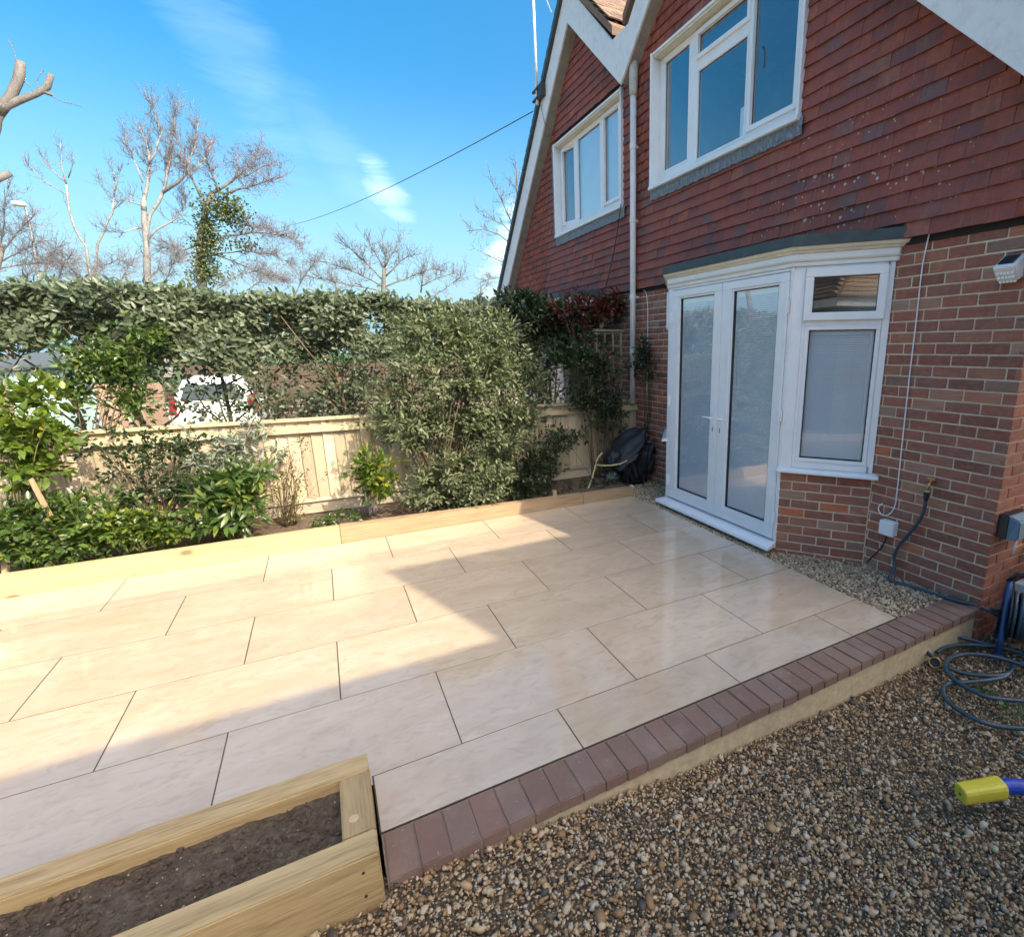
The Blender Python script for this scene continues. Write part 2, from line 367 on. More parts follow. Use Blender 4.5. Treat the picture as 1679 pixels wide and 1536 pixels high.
    t.col(c).rough(.85).bump(n, .4, .004); MT['tile'] = t.m
    t = NT('roof_tile'); f = t.rnd1(); p = t.pos(); n = t.noise(p, 25, 6, .7)
    c = t.ramp(f, [(0, (.13, .085, .065)), (.5, (.20, .125, .09)), (1, (.26, .17, .125))])
    c = t.mix(t.ramp(n, [(.5, 0.0), (.75, .6)]), c, (.32, .27, .22)); t.col(c).rough(.9).bump(n, .5, .006); MT['rooftile'] = t.m
    # uPVC, fascia, lead
    t = NT('white_upvc'); n = t.noise(t.pos(), 6, 4); t.col(t.ramp(n, [(.3, (.76, .765, .78)), (.7, (.82, .82, .83))])).rough(.28); MT['upvc'] = t.m
    t = NT('white_fascia'); n = t.noise(t.mapped(t.pos(), (2, 2, 2)), 6, 6, .7); t.col(t.ramp(n, [(.3, (.62, .61, .60)), (.5, (.74, .735, .73)), (.8, (.78, .78, .78))])).rough(.5); MT['fascia'] = t.m
    MT['cream'] = plain('cream_trim', (.70, .63, .50), .5, .08, 14)
    MT['soffit'] = plain('grey_soffit', (.34, .31, .27), .8, .2, 10)
    t = NT('lead'); n = t.noise(t.pos(), 14, 6, .7); n2 = t.noise(t.mapped(t.pos(), (1, 34, 13)), 1.4, 5, .65, .8)
    t.col(t.ramp(n2, [(.3, (.11, .125, .145)), (.5, (.24, .27, .30)), (.72, (.44, .46, .49))])).rough(.6).bump(n2, 1.0, .03); t.b.inputs['Metallic'].default_value = .25; MT['lead'] = t.m
    MT['darklead'] = plain('bay_roof_lead', (.045, .062, .068), .55, .3, 12)
    MT['gap'] = plain('dark_gap', (.02, .018, .016), .9, .2, 20)
    MT['pipe'] = plain('pipe_plastic', (.66, .655, .66), .45, .08, 9)
    MT['pipegrey'] = plain('pipe_old', (.46, .45, .42), .7, .2, 12)
    MT['room'] = plain('room_dark', (.24, .24, .29), .9, .2, 3)
    MT['blind'] = plain('white_blind', (.80, .82, .86), .5, .04, 5, bump=0)
    MT['blindback'] = plain('blind_shade', (.62, .66, .72), .6, .05, 5, bump=0)
    MT['gasket'] = plain('black_gasket', (.03, .03, .035), .6, .1, 20)
    MT['metal'] = plain('galvanised_metal', (.42, .43, .45), .38, .15, 30, metallic=.8)
    MT['paleal'] = plain('pale_aluminium', (.75, .74, .72), .35, .08, 30, metallic=.3)
    MT['brass'] = plain('brass', (.50, .33, .12), .35, .2, 60, metallic=.85)
    MT['black'] = plain('black_plastic', (.015, .016, .02), .45, .2, 30)
    MT['cloth'] = plain('black_cover', (.012, .013, .017), .55, .3, 14, bump=.5)
    MT['greycloth'] = plain('grey_fabric', (.06, .055, .075), .7, .2, 30)
    MT['strap'] = plain('yellow_strap', (.40, .36, .17), .7, .15, 40)
    MT['hose'] = plain('dark_blue_hose', (.03, .062, .085), .38, .2, 30)
    MT['reelblue'] = plain('blue_plastic', (.015, .065, .17), .4, .12, 20)
    MT['boxgrey'] = plain('blue_grey_box', (.10, .17, .24), .4, .1, 20)
    MT['yellow'] = plain('yellow_plastic', (.72, .55, .06), .35, .06, 20)
    MT['royal'] = plain('royal_blue_plastic', (.008, .055, .36), .3, .08, 20)
    MT['mint'] = plain('mint_paint', (.38, .56, .52), .6, .06, 8)
    MT['mintroof'] = plain('shed_felt', (.07, .09, .10), .9, .2, 20)
    MT['carpaint'] = plain('white_car_paint', (.78, .79, .80), .2, .02, 5, bump=0)
    MT['carglass'] = plain('car_glass', (.02, .035, .04), .08, .1, 5, bump=0)
    MT['red'] = plain('red_lens', (.26, .008, .012), .2, .1, 20, bump=0)
    MT['rubber'] = plain('tyre', (.02, .02, .02), .8, .2, 30)
    MT['plate'] = plain('number_plate', (.65, .5, .05), .4, .05, 20)
    MT['ground_far'] = MT['lawn']
    # bark
    for nm, a, b in (('bark', (.085, .078, .075), (.20, .185, .178)), ('palebark', (.14, .14, .14), (.34, .335, .335)), ('twig', (.105, .10, .108), (.20, .19, .20)), ('redtwig', (.11, .092, .10), (.20, .17, .185)), ('stem', (.085, .06, .035), (.17, .125, .08)), ('greenstem', (.16, .17, .06), (.26, .24, .10))):
        t = NT(nm); n = t.noise(t.mapped(t.pos(), (9, 9, 4)), 1.0, 8, .75); t.col(t.ramp(n, [(.3, a), (.7, b)])).rough(.85).bump(n, .6, .02); MT[nm] = t.m
    # leaves
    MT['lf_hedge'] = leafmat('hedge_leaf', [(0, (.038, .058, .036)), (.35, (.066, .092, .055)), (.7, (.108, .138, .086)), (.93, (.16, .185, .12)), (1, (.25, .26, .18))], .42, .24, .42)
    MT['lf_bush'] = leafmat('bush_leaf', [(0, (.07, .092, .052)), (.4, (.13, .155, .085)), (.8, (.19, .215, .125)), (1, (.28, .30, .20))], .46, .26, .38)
    MT['lf_lime'] = leafmat('lime_leaf', [(0, (0.0633, 0.103, 0.0207)), (.5, (0.109, 0.167, 0.0287)), (.85, (0.172, 0.224, 0.0345)), (1, (0.31, 0.299, 0.0403))], .36, .34)
    MT['lf_glossy'] = leafmat('glossy_green_leaf', [(0, (0.0345, 0.069, 0.0184)), (.5, (0.0598, 0.109, 0.0287)), (.9, (0.0978, 0.155, 0.0403)), (1, (0.196, 0.218, 0.046))], .3, .26, .6)
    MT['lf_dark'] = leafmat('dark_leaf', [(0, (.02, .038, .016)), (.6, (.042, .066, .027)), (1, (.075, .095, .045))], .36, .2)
    MT['lf_silver'] = leafmat('silver_leaf', [(0, (.12, .15, .115)), (.6, (.20, .235, .19)), (1, (.30, .33, .28))], .6, .2)
    MT['lf_red'] = leafmat('red_leaf', [(0, (.045, .065, .02)), (.35, (.07, .05, .025)), (.55, (.16, .03, .025)), (1, (.24, .045, .035))], .35, .3)
    MT['lf_ivy'] = leafmat('ivy_leaf', [(0, (.028, .045, .012)), (.6, (.06, .085, .022)), (1, (.12, .13, .04))], .4, .2)
    MT['lf_olive'] = leafmat('olive_leaf', [(0, (.06, .07, .02)), (.6, (.11, .115, .035)), (1, (.17, .15, .05))], .5, .3)
    # glass
    t = NT('window_glass'); g = t.n('BsdfGlossy'); g.inputs['Roughness'].default_value = 0.003; g.inputs[0].default_value = (1, 1, 1, 1)
    tr = t.n('BsdfTransparent'); tr.inputs[0].default_value = (.95, .97, .98, 1)
    fr = t.n('Fresnel'); fr.inputs[0].default_value = 1.62
    gm_ = t.n('NewGeometry'); f2 = t.math('MULTIPLY', t.math('MINIMUM', t.math('MULTIPLY', fr.outputs[0], 3.1), 1.0), t.math('SUBTRACT', 1.0, gm_.outputs['Backfacing']))
    mx = t.n('MixShader'); t.l(f2, mx.inputs[0]); t.l(tr.outputs[0], mx.inputs[1]); t.l(g.outputs[0], mx.inputs[2]); t.l(mx.outputs[0], t.out.inputs[0]); MT['glass'] = t.m
materials()

# ------------------------------------------------------------------ ground, patio, edging, planter
def gz(x, y):   # height of the shingle yard in front of the edging
    xs = [-4, -.2, .1, .55, .94, 1.17, 2.15, 3.0, 6.5]; zs = [0, -.005, -.02, -.066, -.10, -.139, -.19, -.205, -.215]
    return np.interp(x, xs, zs)-.012-.02*np.clip(1.5-np.asarray(y), 0, 6)
def grid(name, x0, x1, y0, y1, nx, ny, zf, m, **k):
    X, Y = np.meshgrid(np.linspace(x0, x1, nx), np.linspace(y0, y1, ny)); V = np.stack([X.ravel(), Y.ravel(), zf(X, Y).ravel()], 1)
    i = (np.arange(ny-1)[:, None]*nx+np.arange(nx-1)[None]).ravel()
    T = np.concatenate([np.stack([i, i+1, i+nx+1], 1), np.stack([i, i+nx+1, i+nx], 1)])
    return link(name, np_mesh(name, V, T, smooth=True), m, kind='structure', **k)
def wob(X, Y, a, s): return a*(np.sin(X*s+1.3*np.sin(Y*s*.7))*np.cos(Y*s*1.1+X*.6*s))
grid('ground', -400, 400, -400, 400, 2, 2, lambda X, Y: 0*X-.36, MT['lawn'])
grid('driveway', -26, 12, 6.1, 26, 2, 2, lambda X, Y: 0*X-.25, MT['drive'])
grid('yard_ground', -12, 9, -6, 1.60, 151, 77, lambda X, Y: gz(X, Y)-.02+wob(X, Y, .006, 7), MT['dirt'])
grid('flower_bed', -10.2, 3.05, 5.10, 5.93, 147, 18, lambda X, Y: .075+wob(X, Y, .012, 9)+wob(X, Y, .006, 23), MT['soil'])
grid('gravel_bed', 3.03, 3.70, 1.70, 5.95, 8, 40, lambda X, Y: 0*X-.022, MT['dirt'])
pb = MB(); pb.box(-10.3, 3.036, 1.985, 5.05, -.30, -.0007); pb.box(-.010, 3.036, 1.738, 1.985, -.30, -.0007)
patio = pb.build('patio', MT['grout'], kind='structure')
def slab(x0, x1, y0, y1, cache={}):
    g = .0030; w, d = round(x1-x0, 3), round(y1-y0, 3)
    if (w, d) not in cache:
        b = MB(); b.box(-w/2+g, w/2-g, -d/2+g, d/2-g, -.02, 0); cache[(w, d)] = b.mesh('paving_slab', bevel=.0004)
    o = link('paving_slab', cache[(w, d)], MT['slab'], patio, loc=((x0+x1)/2, (y0+y1)/2, rnd.uniform(0, .0006))); return o
rows = [5.037, 4.450, 3.846, 3.242, 2.638, 2.034, 1.739]
for r in range(6):
    off = -.555 if r % 2 == 0 else -.103
    cuts = [off+.904*k for k in range(-11, 5)]; cuts = [-10.29]+[c for c in cuts if -10.2 < c < 3.0]+[3.038]
    for a, b in zip(cuts[:-1], cuts[1:]):
        y1, y0 = rows[r], rows[r+1]
        if r == 5:
            if b <= 0: continue
            a = max(a, -.008)
        if r == 4 and a < -.02:
            if b < 0: y0 = 1.985
            else:
                bb = MB(); g = .0022; bb.box(a+g, b-g, 2.034+g, y1-g, -.02, 0); bb.box(a+g, -.012, 1.985, 2.034+g, -.02, 0)
                bb.build('paving_slab', MT['slab'], patio); continue
        slab(a, b, y0, y1)
ed = empty('edging_kerb', (1.8, 1.64, 0), label='row of brown block pavers edging the patio on a sandy rendered base', cat='kerb')
eb = MB(); eb.box(-.008, 3.612, 1.546, 1.735, -.36, -.053); eb.build('rendered_base', MT['render'], ed)
eb = MB(); eb.box(-.006, 3.612, 1.54, 1.7375, -.053, -.0075); eb.build('joint_mortar', MT['joint'], ed)
pm = []
for i in range(5):
    b = MB(); b.box(-.0488, .0488, -.1, .0985, -.052, 0); me = b.mesh('paver', bevel=.004, seg=2)
    for v in me.vertices: v.co += Vector((rnd.uniform(-1, 1), rnd.uniform(-1, 1), rnd.uniform(-1, 1)))*.0009
    pm.append(me)
for k in range(36):
    o = link('paver', pm[k % 5], MT['paver'], ed, loc=(-.002+.1004*(k+.5)-1.8, 1.6355-1.64+rnd.uniform(-.002, .002), -.001+rnd.uniform(-.002, .001)))
    o.rotation_euler = (rnd.uniform(-.012, .012), rnd.uniform(-.008, .008), rnd.uniform(-.012, .012))
    if rnd.random() < .5: o.rotation_euler[2] += math.pi*0
pl = empty('raised_planter', (-1.2, 1.74, -.06), label='low raised planter of pale treated timber filled with bare dark soil', cat='planter')
def sleeper(x0, x1, y0, y1, z0, z1, m, parent, name='sleeper', bev=.005, tilt=0, **k):
    b = MB(); n = 24 if x1-x0 > y1-y0 else 4
    cx, cy, cz = (x0+x1)/2, (y0+y1)/2, (z0+z1)/2
    b.hexa([(x0-cx, y0-cy, z0-cz), (x1-cx, y0-cy, z0-cz), (x1-cx, y1-cy, z0-cz), (x0-cx, y1-cy, z0-cz), (x0-cx, y0-cy, z1-cz+tilt), (x1-cx, y0-cy, z1-cz-tilt), (x1-cx, y1-cy, z1-cz-tilt), (x0-cx, y1-cy, z1-cz+tilt)])
    me = b.mesh(name, bevel=bev, seg=2)
    w = np.array([0, 0, 0.]) if parent is None else np.array(parent.location)
    return link(name, me, m, parent, loc=tuple(np.array([cx, cy, cz])-w), **k)
sf = sleeper(-9.3, -.018, 1.500, 1.598, -.10, .168, MT['planter_x'], pl)
sleeper(-9.3, -.017, 1.880, 1.978, -.10, .166, MT['planter_x'], pl)
sleeper(-.116, -.0185, 1.600, 1.878, -.10, .164, MT['planter_y'], pl)
sleeper(-9.3, -9.2, 1.600, 1.878, -.10, .164, MT['planter_y'], pl)
so_ = grid('soil', -9.2, -.117, 1.599, 1.879, 520, 18, lambda X, Y: .118+wob(X, Y, .006, 19)+wob(X, Y, .004, 53)+.002*rng.standard_normal(X.shape), MT['soil'])
so_.parent = pl; so_.location = (1.2, -1.74, .06)
for u, v in ((596, 1431), (600.5, 1469)):
    p = atY(u, v, 1.4985); b = MB(); b.lathe([(.0001, -.0015), (.0045, -.001), (.0048, .004)], (0, 0, 0), (0, 1, 0), 10)
    b.build('screw_head', MT['gasket'], pl, loc=tuple(p-np.array(pl.location)))
b = MB(); p = atZ(580, 1341, .166); b.lathe([(.016, -.004), (.0155, .0012), (.012, .002), (.0001, .0018)], (0, 0, 0), (0, 0, 1), 14)
b.build('knot', MT['sleeper_tan'], pl, loc=tuple(p-np.array(pl.location)))
GS = 'timber sleepers edging the far flower bed'
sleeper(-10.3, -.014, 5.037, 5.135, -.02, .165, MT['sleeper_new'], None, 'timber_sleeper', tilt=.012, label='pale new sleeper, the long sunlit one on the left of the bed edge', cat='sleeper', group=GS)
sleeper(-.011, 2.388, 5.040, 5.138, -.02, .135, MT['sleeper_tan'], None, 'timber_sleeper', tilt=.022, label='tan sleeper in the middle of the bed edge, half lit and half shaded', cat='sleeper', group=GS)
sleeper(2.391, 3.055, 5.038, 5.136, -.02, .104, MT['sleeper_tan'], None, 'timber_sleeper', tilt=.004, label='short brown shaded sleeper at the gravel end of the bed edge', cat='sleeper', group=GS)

# ------------------------------------------------------------------ loose stones
ICO_V = []; PH = (1+5**.5)/2
for a, b in ((1, PH), (1, -PH), (-1, PH), (-1, -PH)): ICO_V += [(0, a, b), (a, b, 0), (b, 0, a)]
ICO_V = np.array(ICO_V, float)/math.hypot(1, PH)
def ico_tris():
    bm = bmesh.new(); vs = [bm.verts.new(tuple(v)) for v in ICO_V]; bm.verts.ensure_lookup_table()
    r = bmesh.ops.convex_hull(bm, input=vs); bm.verts.index_update()
    bmesh.ops.recalc_face_normals(bm, faces=bm.faces)
    t = [[v.index for v in f.verts] for f in bm.faces]; bm.free(); return np.array(t)
ICO_T = ico_tris()
def rotm(N, tilt):
    yaw = rng.uniform(0, 2*math.pi, N); ax = rng.normal(0, tilt, N); ay = rng.normal(0, tilt, N)
    c, s = np.cos(yaw), np.sin(yaw); Z = np.zeros((N, 3, 3)); Z[:, 0, 0] = c; Z[:, 0, 1] = -s; Z[:, 1, 0] = s; Z[:, 1, 1] = c; Z[:, 2, 2] = 1
    A = np.zeros((N, 3, 3)); A[:, 0, 0] = 1; A[:, 1, 1] = np.cos(ax); A[:, 1, 2] = -np.sin(ax); A[:, 2, 1] = np.sin(ax); A[:, 2, 2] = np.cos(ax)
    B = np.zeros((N, 3, 3)); B[:, 1, 1] = 1; B[:, 0, 0] = np.cos(ay); B[:, 0, 2] = np.sin(ay); B[:, 2, 0] = -np.sin(ay); B[:, 2, 2] = np.cos(ay)
    return Z@A@B
def stones(name, P, size, m, flat=.5, tilt=.45, parent=None, tints=None, **k):
    N = len(P); sc = size[:, None]*np.stack([rng.uniform(.8, 1.25, N), rng.uniform(.55, .9, N), rng.uniform(flat*.6, flat*1.4, N)], 1)
    V = ICO_V[None]*(1+.17*rng.standard_normal((N, 12, 1)))*sc[:, None, :]
    V = np.einsum('nij,nkj->nki', rotm(N, tilt), V)+P[:, None, :]
    T = (ICO_T[None]+12*np.arange(N)[:, None, None]).reshape(-1, 3)
    tint = np.repeat(rng.random(N) if tints is None else tints, 12)
    return link(name, np_mesh(name, V.reshape(-1, 3), T, tint, smooth=False), m, parent, **k)
def inframe(P, mg=90):
    d = P-CAM; z = d@_f; u = CU+CF*(d@_r)/np.maximum(z, .05); v = CV-CF*(d@_u)/np.maximum(z, .05)
    return (z > .1) & (u > -mg) & (u < W0+mg) & (v > -mg) & (v < H0+mg)
def jgrid(x0, x1, y0, y1, s):
    X, Y = np.meshgrid(np.arange(x0, x1, s), np.arange(y0, y1, s)); X, Y = X.ravel(), Y.ravel()
    return X+rng.uniform(-.5, .5, X.size)*s, Y+rng.uniform(-.5, .5, X.size)*s
def yard():
    X, Y = jgrid(-.7, 4.6, .1, 1.54, .0112)
    P = np.stack([X, Y, gz(X, Y)+rng.uniform(-.006, .008, X.size)], 1)
    keep = inframe(P, 140) & ~((X > 3.6) & (Y > 1.50)) & ~((X < -.0) & (Y > 1.49)); P = P[keep]
    # bare patches of dirt, mostly towards the right
    n = np.sin(P[:, 0]*6.1+2*np.sin(P[:, 1]*5))*np.sin(P[:, 1]*7.3+P[:, 0]*2); pr = np.clip(.95-.30*np.clip(P[:, 0]-1.6, 0, 1.2)*(.7+.6*n), .35, 1)
    P = P[rng.random(len(P)) < pr]
    sz = np.clip(rng.lognormal(math.log(.0064), .44, len(P)), .003, .023)
    t = rng.random(len(P)); t = np.clip(t*.98-.22*np.clip((P[:, 0]-1.5)/2.2, 0, 1)*(rng.random(len(P)) < .7), 0, 1)
    P[:, 2] += sz*.12
    stones('gravel', P, sz, MT['shingle'], .55, .5, None, t, kind='stuff', label='mixed brown and grey shingle covering the yard in the foreground')
    X, Y = jgrid(3.045, 3.64, 1.74, 5.9, .0125); P = np.stack([X, Y, -.012+rng.uniform(-.004, .006, X.size)+.012*np.clip((X-3.3)/.3, 0, 1)*np.clip((2.6-Y)/.6, 0, 1)], 1)
    bay = (X > 3.22) & (Y > 2.97-(X-3.2)*1.35+.0) & (Y < 4.58+(X-3.2)*1.35); P = P[~bay]
    sz = np.clip(rng.lognormal(math.log(.0088), .25, len(P)), .005, .018)
    stones('gravel_strip', P, sz, MT['pea'], .6, .5, None, None, kind='stuff', label='strip of pale pea gravel between patio and house wall')
    # soil crumbs in the planter
    N = 2600; P = np.stack([rng.uniform(-1.6, -.13, N), rng.uniform(1.61, 1.87, N), np.full(N, .119)+rng.uniform(-.003, .006, N)], 1)
    o = stones('soil_crumb', P, np.clip(rng.lognormal(math.log(.0042), .5, N), .0015, .014), MT['soil'], .7, .6, pl, None, kind='stuff')
    N = 60; P = np.stack([rng.uniform(-1.5, -.13, N), rng.uniform(1.61, 1.87, N), np.full(N, .126)], 1)
    stones('pebble', P, rng.uniform(.0015, .0042, N), MT['pea'], .7, .6, pl, rng.uniform(.15, .8, N), kind='stuff')
yard()

# ------------------------------------------------------------------ the pair of houses
house = empty('brick_house', (3.6, 3.7, 0), label='red brick and tile hung house with white french doors in an angled bay', cat='house')
next_house = empty('adjoining_house', (3.6, 8.2, 0), label='adjoining half of the tile hung pair, partly hidden behind the hedge', cat='house')
FRONT = lambda a, d, z: (3.62-d, a, z)
HX, YV = 3.62, 5.98
# --- brickwork
bricks = []       # (pos, rotz, length, tilt)
def course_fill(org, rot, length, z0, z1, par0, endfull=True, skip=None):
    """bricks along local x from org; rot about z; returns nothing, fills `bricks`"""
    c, s = math.cos(rot), math.sin(rot); nz_ = int(round((z1-z0)/.075))
    for k in range(nz_):
        z = z0+.075*k+.0375; x = 0.0; first = True
        while x < length-.02:
            L = .2125
            if first and (k+par0) % 2: L = .101
            first = False
            if x+L > length: L = length-x
            if length-(x+L) < .03: L = length-x
            m = x+L/2; p = (org[0]+c*m, org[1]+s*m, z)
            if L > .02 and not (skip and skip(m, z)): bricks.append((p, rot, L, k))
            x += L+.0115
b = MB(); b.box(3.626, 3.95, 1.76, 5.975, -.36, 2.385); b.box(3.626, 3.95, 1.54, 1.76, -.36, 2.385)
wall = b.build('brick_wall', MT['mortar'], house)
b = MB(); b.box(3.951, 9.5, 1.5365, 1.80, -.36, 2.40); wall2 = b.build('brick_wall', MT['mortar'], house)
bs = Vector((3.2, 2.96)); be = Vector((3.6, 2.42)); bdir = (be-bs).normalized(); bout = Vector((bdir.y, -bdir.x))
if bout.x > 0: bout = -bout
BL = (be-bs).length+.03
SIDE = lambda a, d, z: (bs.x+bdir.x*a+bout.x*d, bs.y+bdir.y*a+bout.y*d, z)
BYC = 3.775      # the bay is symmetric about this y
LSIDE = lambda a, d, z: (SIDE(a, d, z)[0], 2*BYC-SIDE(a, d, z)[1], z)
b = MB()
for mp in (SIDE, LSIDE): b.box(.008, BL, -.10, -.006, -.30, .705, mp)
b.box(3.215, 3.62, 2.97, 4.58, -.30, .02)
wall3 = b.build('bay_wall', MT['mortar'], house)
# front wall starts at the corner y=1.53 and runs to +y ; local x of a brick points to -y for rot=-90deg
course_fill((HX, 2.50), R(-90), .97, -.23, 2.37, 1)
course_fill((HX, 5.97), R(-90), .86, -.08, 2.37, 0)
course_fill((HX, 1.53), 0.0, 1.35, -.23, 2.37, 0)
rs = math.atan2(bdir.y, bdir.x)
course_fill((bs.x+bdir.x*.0, bs.y+bdir.y*.0), rs, BL-.012, -.20, .70, 1)
b = MB(); b.box(3.626, 3.95, 5.982, 10.43, -.36, 2.40); wall4 = b.build('brick_wall', MT['mortar'], next_house)
course_fill((HX, 6.86), R(-90), .87, .82, 2.37, 1)
def brick_mesh(kind):
    L = .2125 if kind == 's' else .101
    b = MB(); b.box(-L/2, L/2, 0, .03, -.0318, .0318); me = b.mesh('brick', bevel=.0028)
    for v in me.vertices: v.co += Vector((rnd.uniform(-1, 1)*.0013, rnd.uniform(-1, 1)*.0012, rnd.uniform(-1, 1)*.0012))
    return me
BMs = [brick_mesh('s') for i in range(5)]; BMh = [brick_mesh('h') for i in range(3)]
def spread(items, limit, meshes, mat_, name, pick):
    """the nearest `limit` pieces as objects of their own, the rest as one joined piece per parent"""
    d = [np.linalg.norm(np.array(i[0])-CAM)-(3 if inframe(np.array([i[0]]), 15)[0] else 0) for i in items]
    order = np.argsort(d); rest = {}
    for n, ix in enumerate(order):
        it = items[ix]; me, sx, par = pick(it)
        if n < limit:
            o = link(name, me, mat_, par, loc=it[0]); o.rotation_euler = (rnd.uniform(-.012, .012), rnd.uniform(-.007, .007), it[1]+rnd.uniform(-.008, .008)); o.scale = (sx, 1, 1)
        else: rest.setdefault(par.name, [par, []])[1].append((it, me, sx))
    for par, L in rest.values():
        V = []; T = []; tt = []; n0 = 0
        for it, me, sx in L:
            me.calc_loop_triangles(); v = np.empty(len(me.vertices)*3); me.vertices.foreach_get('co', v); v = v.reshape(-1, 3)*np.array([sx, 1, 1])
            c, s = math.cos(it[1]), math.sin(it[1]); v = v@np.array([[c, s, 0], [-s, c, 0], [0, 0, 1]])+np.array(it[0])
            t = np.array([q.vertices[:] for q in me.loop_triangles]); V.append(v); T.append(t+n0); n0 += len(v); tt.append(np.full(len(v), rnd.random()))
        link(name, np_mesh(name, np.concatenate(V), np.concatenate(T), np.concatenate(tt)), mat_, par, kind='stuff')
def pick_brick(it):
    par = wall4 if it[0][1] > 5.98 else wall2 if it[0][1] < 1.5301 and it[0][0] > 3.625 else (wall if abs(it[1]-R(-90)) < 1e-6 else wall3)
    if it[2] > .16: return BMs[it[3] % 5], it[2]/.2125, par
    return BMh[it[3] % 3], it[2]/.101, par
for i, q in enumerate(bricks): bricks[i] = (q[0], q[1], q[2], i)
spread(bricks, 290, None, MT['brick'], 'brick', pick_brick)
# --- tile hanging
def roof_in(y, house_i):   # underside line of the barge boards (z at the wall)
    if house_i == 0:
        return 5.92-.985*(4.55-y) if y < 4.55 else 5.92-.88*(y-4.55)
    return 5.92-.985*(y-7.40) if y > 7.40 else 5.92-.88*(7.40-y)
WIN = {0: (3.36, 5.50, 3.49, 4.79), 1: (6.19, 8.27, 3.45, 4.73)}
EXT = {0: (1.515, 5.975), 1: (5.985, 10.55)}
BAYX = {0: (2.36, 5.13), 1: (6.75, 9.55)}
TMs = []
for i in range(6):
    w = .1635/2; b = MB(); cam_ = rnd.uniform(.001, .003)
    pts = [(-w, -.033+rnd.uniform(-.003, .003), 0), (0, -.033-cam_, rnd.uniform(-.0015, .0015)), (w, -.033+rnd.uniform(-.003, .003), rnd.uniform(-.002, .002))]
    v = pts+[(x, y+.013, z) for x, y, z in pts]+[(x, -.004, .165) for x in (-w, 0, w)]+[(x, .008, .165) for x in (-w, 0, w)]
    b.add(v, [(0, 1, 7, 6), (1, 2, 8, 7), (0, 3, 4, 1), (1, 4, 5, 2), (0, 6, 9, 3), (2, 5, 11, 8), (3, 9, 10, 4), (4, 10, 11, 5), (6, 7, 10, 9), (7, 8, 11, 10)])
    TMs.append(b.mesh('hanging_tile'))
back = {}
def backing(i, par):
    y0, y1 = EXT[i]; wy0, wy1, wz0, wz1 = WIN[i]; b = MB(); mp = lambda p, q, h: (h, p, q)
    z0 = 2.40
    if i == 0: polys = [[(y0, z0), (wy0, z0), (wy0, roof_in(wy0, 0)+.2), (y0, roof_in(y0, 0)+.2)], [(wy1, z0), (y1, z0), (y1, roof_in(y1, 0)+.2), (wy1, roof_in(wy1, 0)+.2)]]
    else: polys = [[(y0, z0), (wy0, z0), (wy0, roof_in(wy0, 1)+.2), (y0, roof_in(y0, 1)+.2)], [(wy1, z0), (y1, z0), (y1, roof_in(y1, 1)+.2), (wy1, roof_in(wy1, 1)+.2)]]
    pk = 4.55 if i == 0 else 7.40
    polys += [[(wy0, z0), (wy1, z0), (wy1, wz0), (wy0, wz0)], [(wy0, wz1), (wy1, wz1), (wy1, roof_in(wy1, i)+.2), (pk, roof_in(pk, i)+.2), (wy0, roof_in(wy0, i)+.2)]]
    for p in polys: b.prism(p, 3.602, 3.76, mp)
    return b.build('tile_hanging', MT['gap'], par)
tiles = {0: [], 1: []}
for i, par in ((0, house), (1, next_house)):
    back[i] = backing(i, par); y0, y1 = EXT[i]; wy0, wy1, wz0, wz1 = WIN[i]
    for k in range(40):
        z = 2.418+.1*k; spans = [(y0, y1)]
        def cut(a, b):
            out = []
            for s, e in spans:
                if b <= s or a >= e: out.append((s, e)); continue
                if a > s: out.append((s, a))
                if b < e: out.append((b, e))
            return out
        if z < 2.50: spans = cut(*BAYX[i])
        if z+.09 > wz0-.03 and z < wz1+.02: spans = cut(wy0-.012, wy1+.012)
        for s, e in spans:
            y = s; first = True
            while y < e-.015:
                w = .165
                if first and k % 2: w = .0825
                first = False
                w = min(w, e-y); c = y+w/2
                if z < roof_in(c, i)+.02: tiles[i].append(((3.600+rnd.uniform(-.003, .002), c, z+rnd.uniform(-.003, .003)), R(-90)+rnd.uniform(-.012, .012), w, len(tiles[i])))
                y += w
    pick = lambda it, i=i: (TMs[(it[3]*7+it[3]//5) % 6], it[2]/.165, back[i])
    spread(tiles[i], 295 if i == 0 else 300, None, MT['tile'], 'hanging_tile', pick)
# near-black strip painted for the shade in the gap under the lowest tiles
b = MB(); b.box(3.608, 3.90, 1.60, 5.97, 2.378, 2.415); b.build('shade_strip', MT['gap'], house)
# --- barge boards: white M across both gables, front face at x=3.42
def barge(par, pts, m='fascia', x0=3.42, x1=3.447, name='barge_board'):
    b = MB(); b.prism(pts, x0, x1, lambda p, q, h: (h, p, q)); return b.build(name, MT[m], par, bevel=.003)
VW = .43
def sl(i, y): return roof_in(y, i)
yr, yl = .95, 11.2
barge(house, [(yr, sl(0, yr)), (4.55, sl(0, 4.55)), (4.55, sl(0, 4.55)+VW), (yr, sl(0, yr)+VW)])
barge(house, [(4.552, sl(0, 4.552)), (5.978, sl(0, 5.978)), (5.978, 5.19), (5.80, 5.19), (4.552, sl(0, 4.552)+VW)])
barge(next_house, [(5.982, sl(1, 5.982)), (7.398, sl(1, 7.398)), (7.398, sl(1, 7.398)+VW), (6.16, 5.19), (5.982, 5.19)])
barge(next_house, [(7.402, sl(1, 7.402)), (yl, sl(1, yl)), (yl, sl(1, yl)+VW), (7.402, sl(1, 7.402)+VW)])
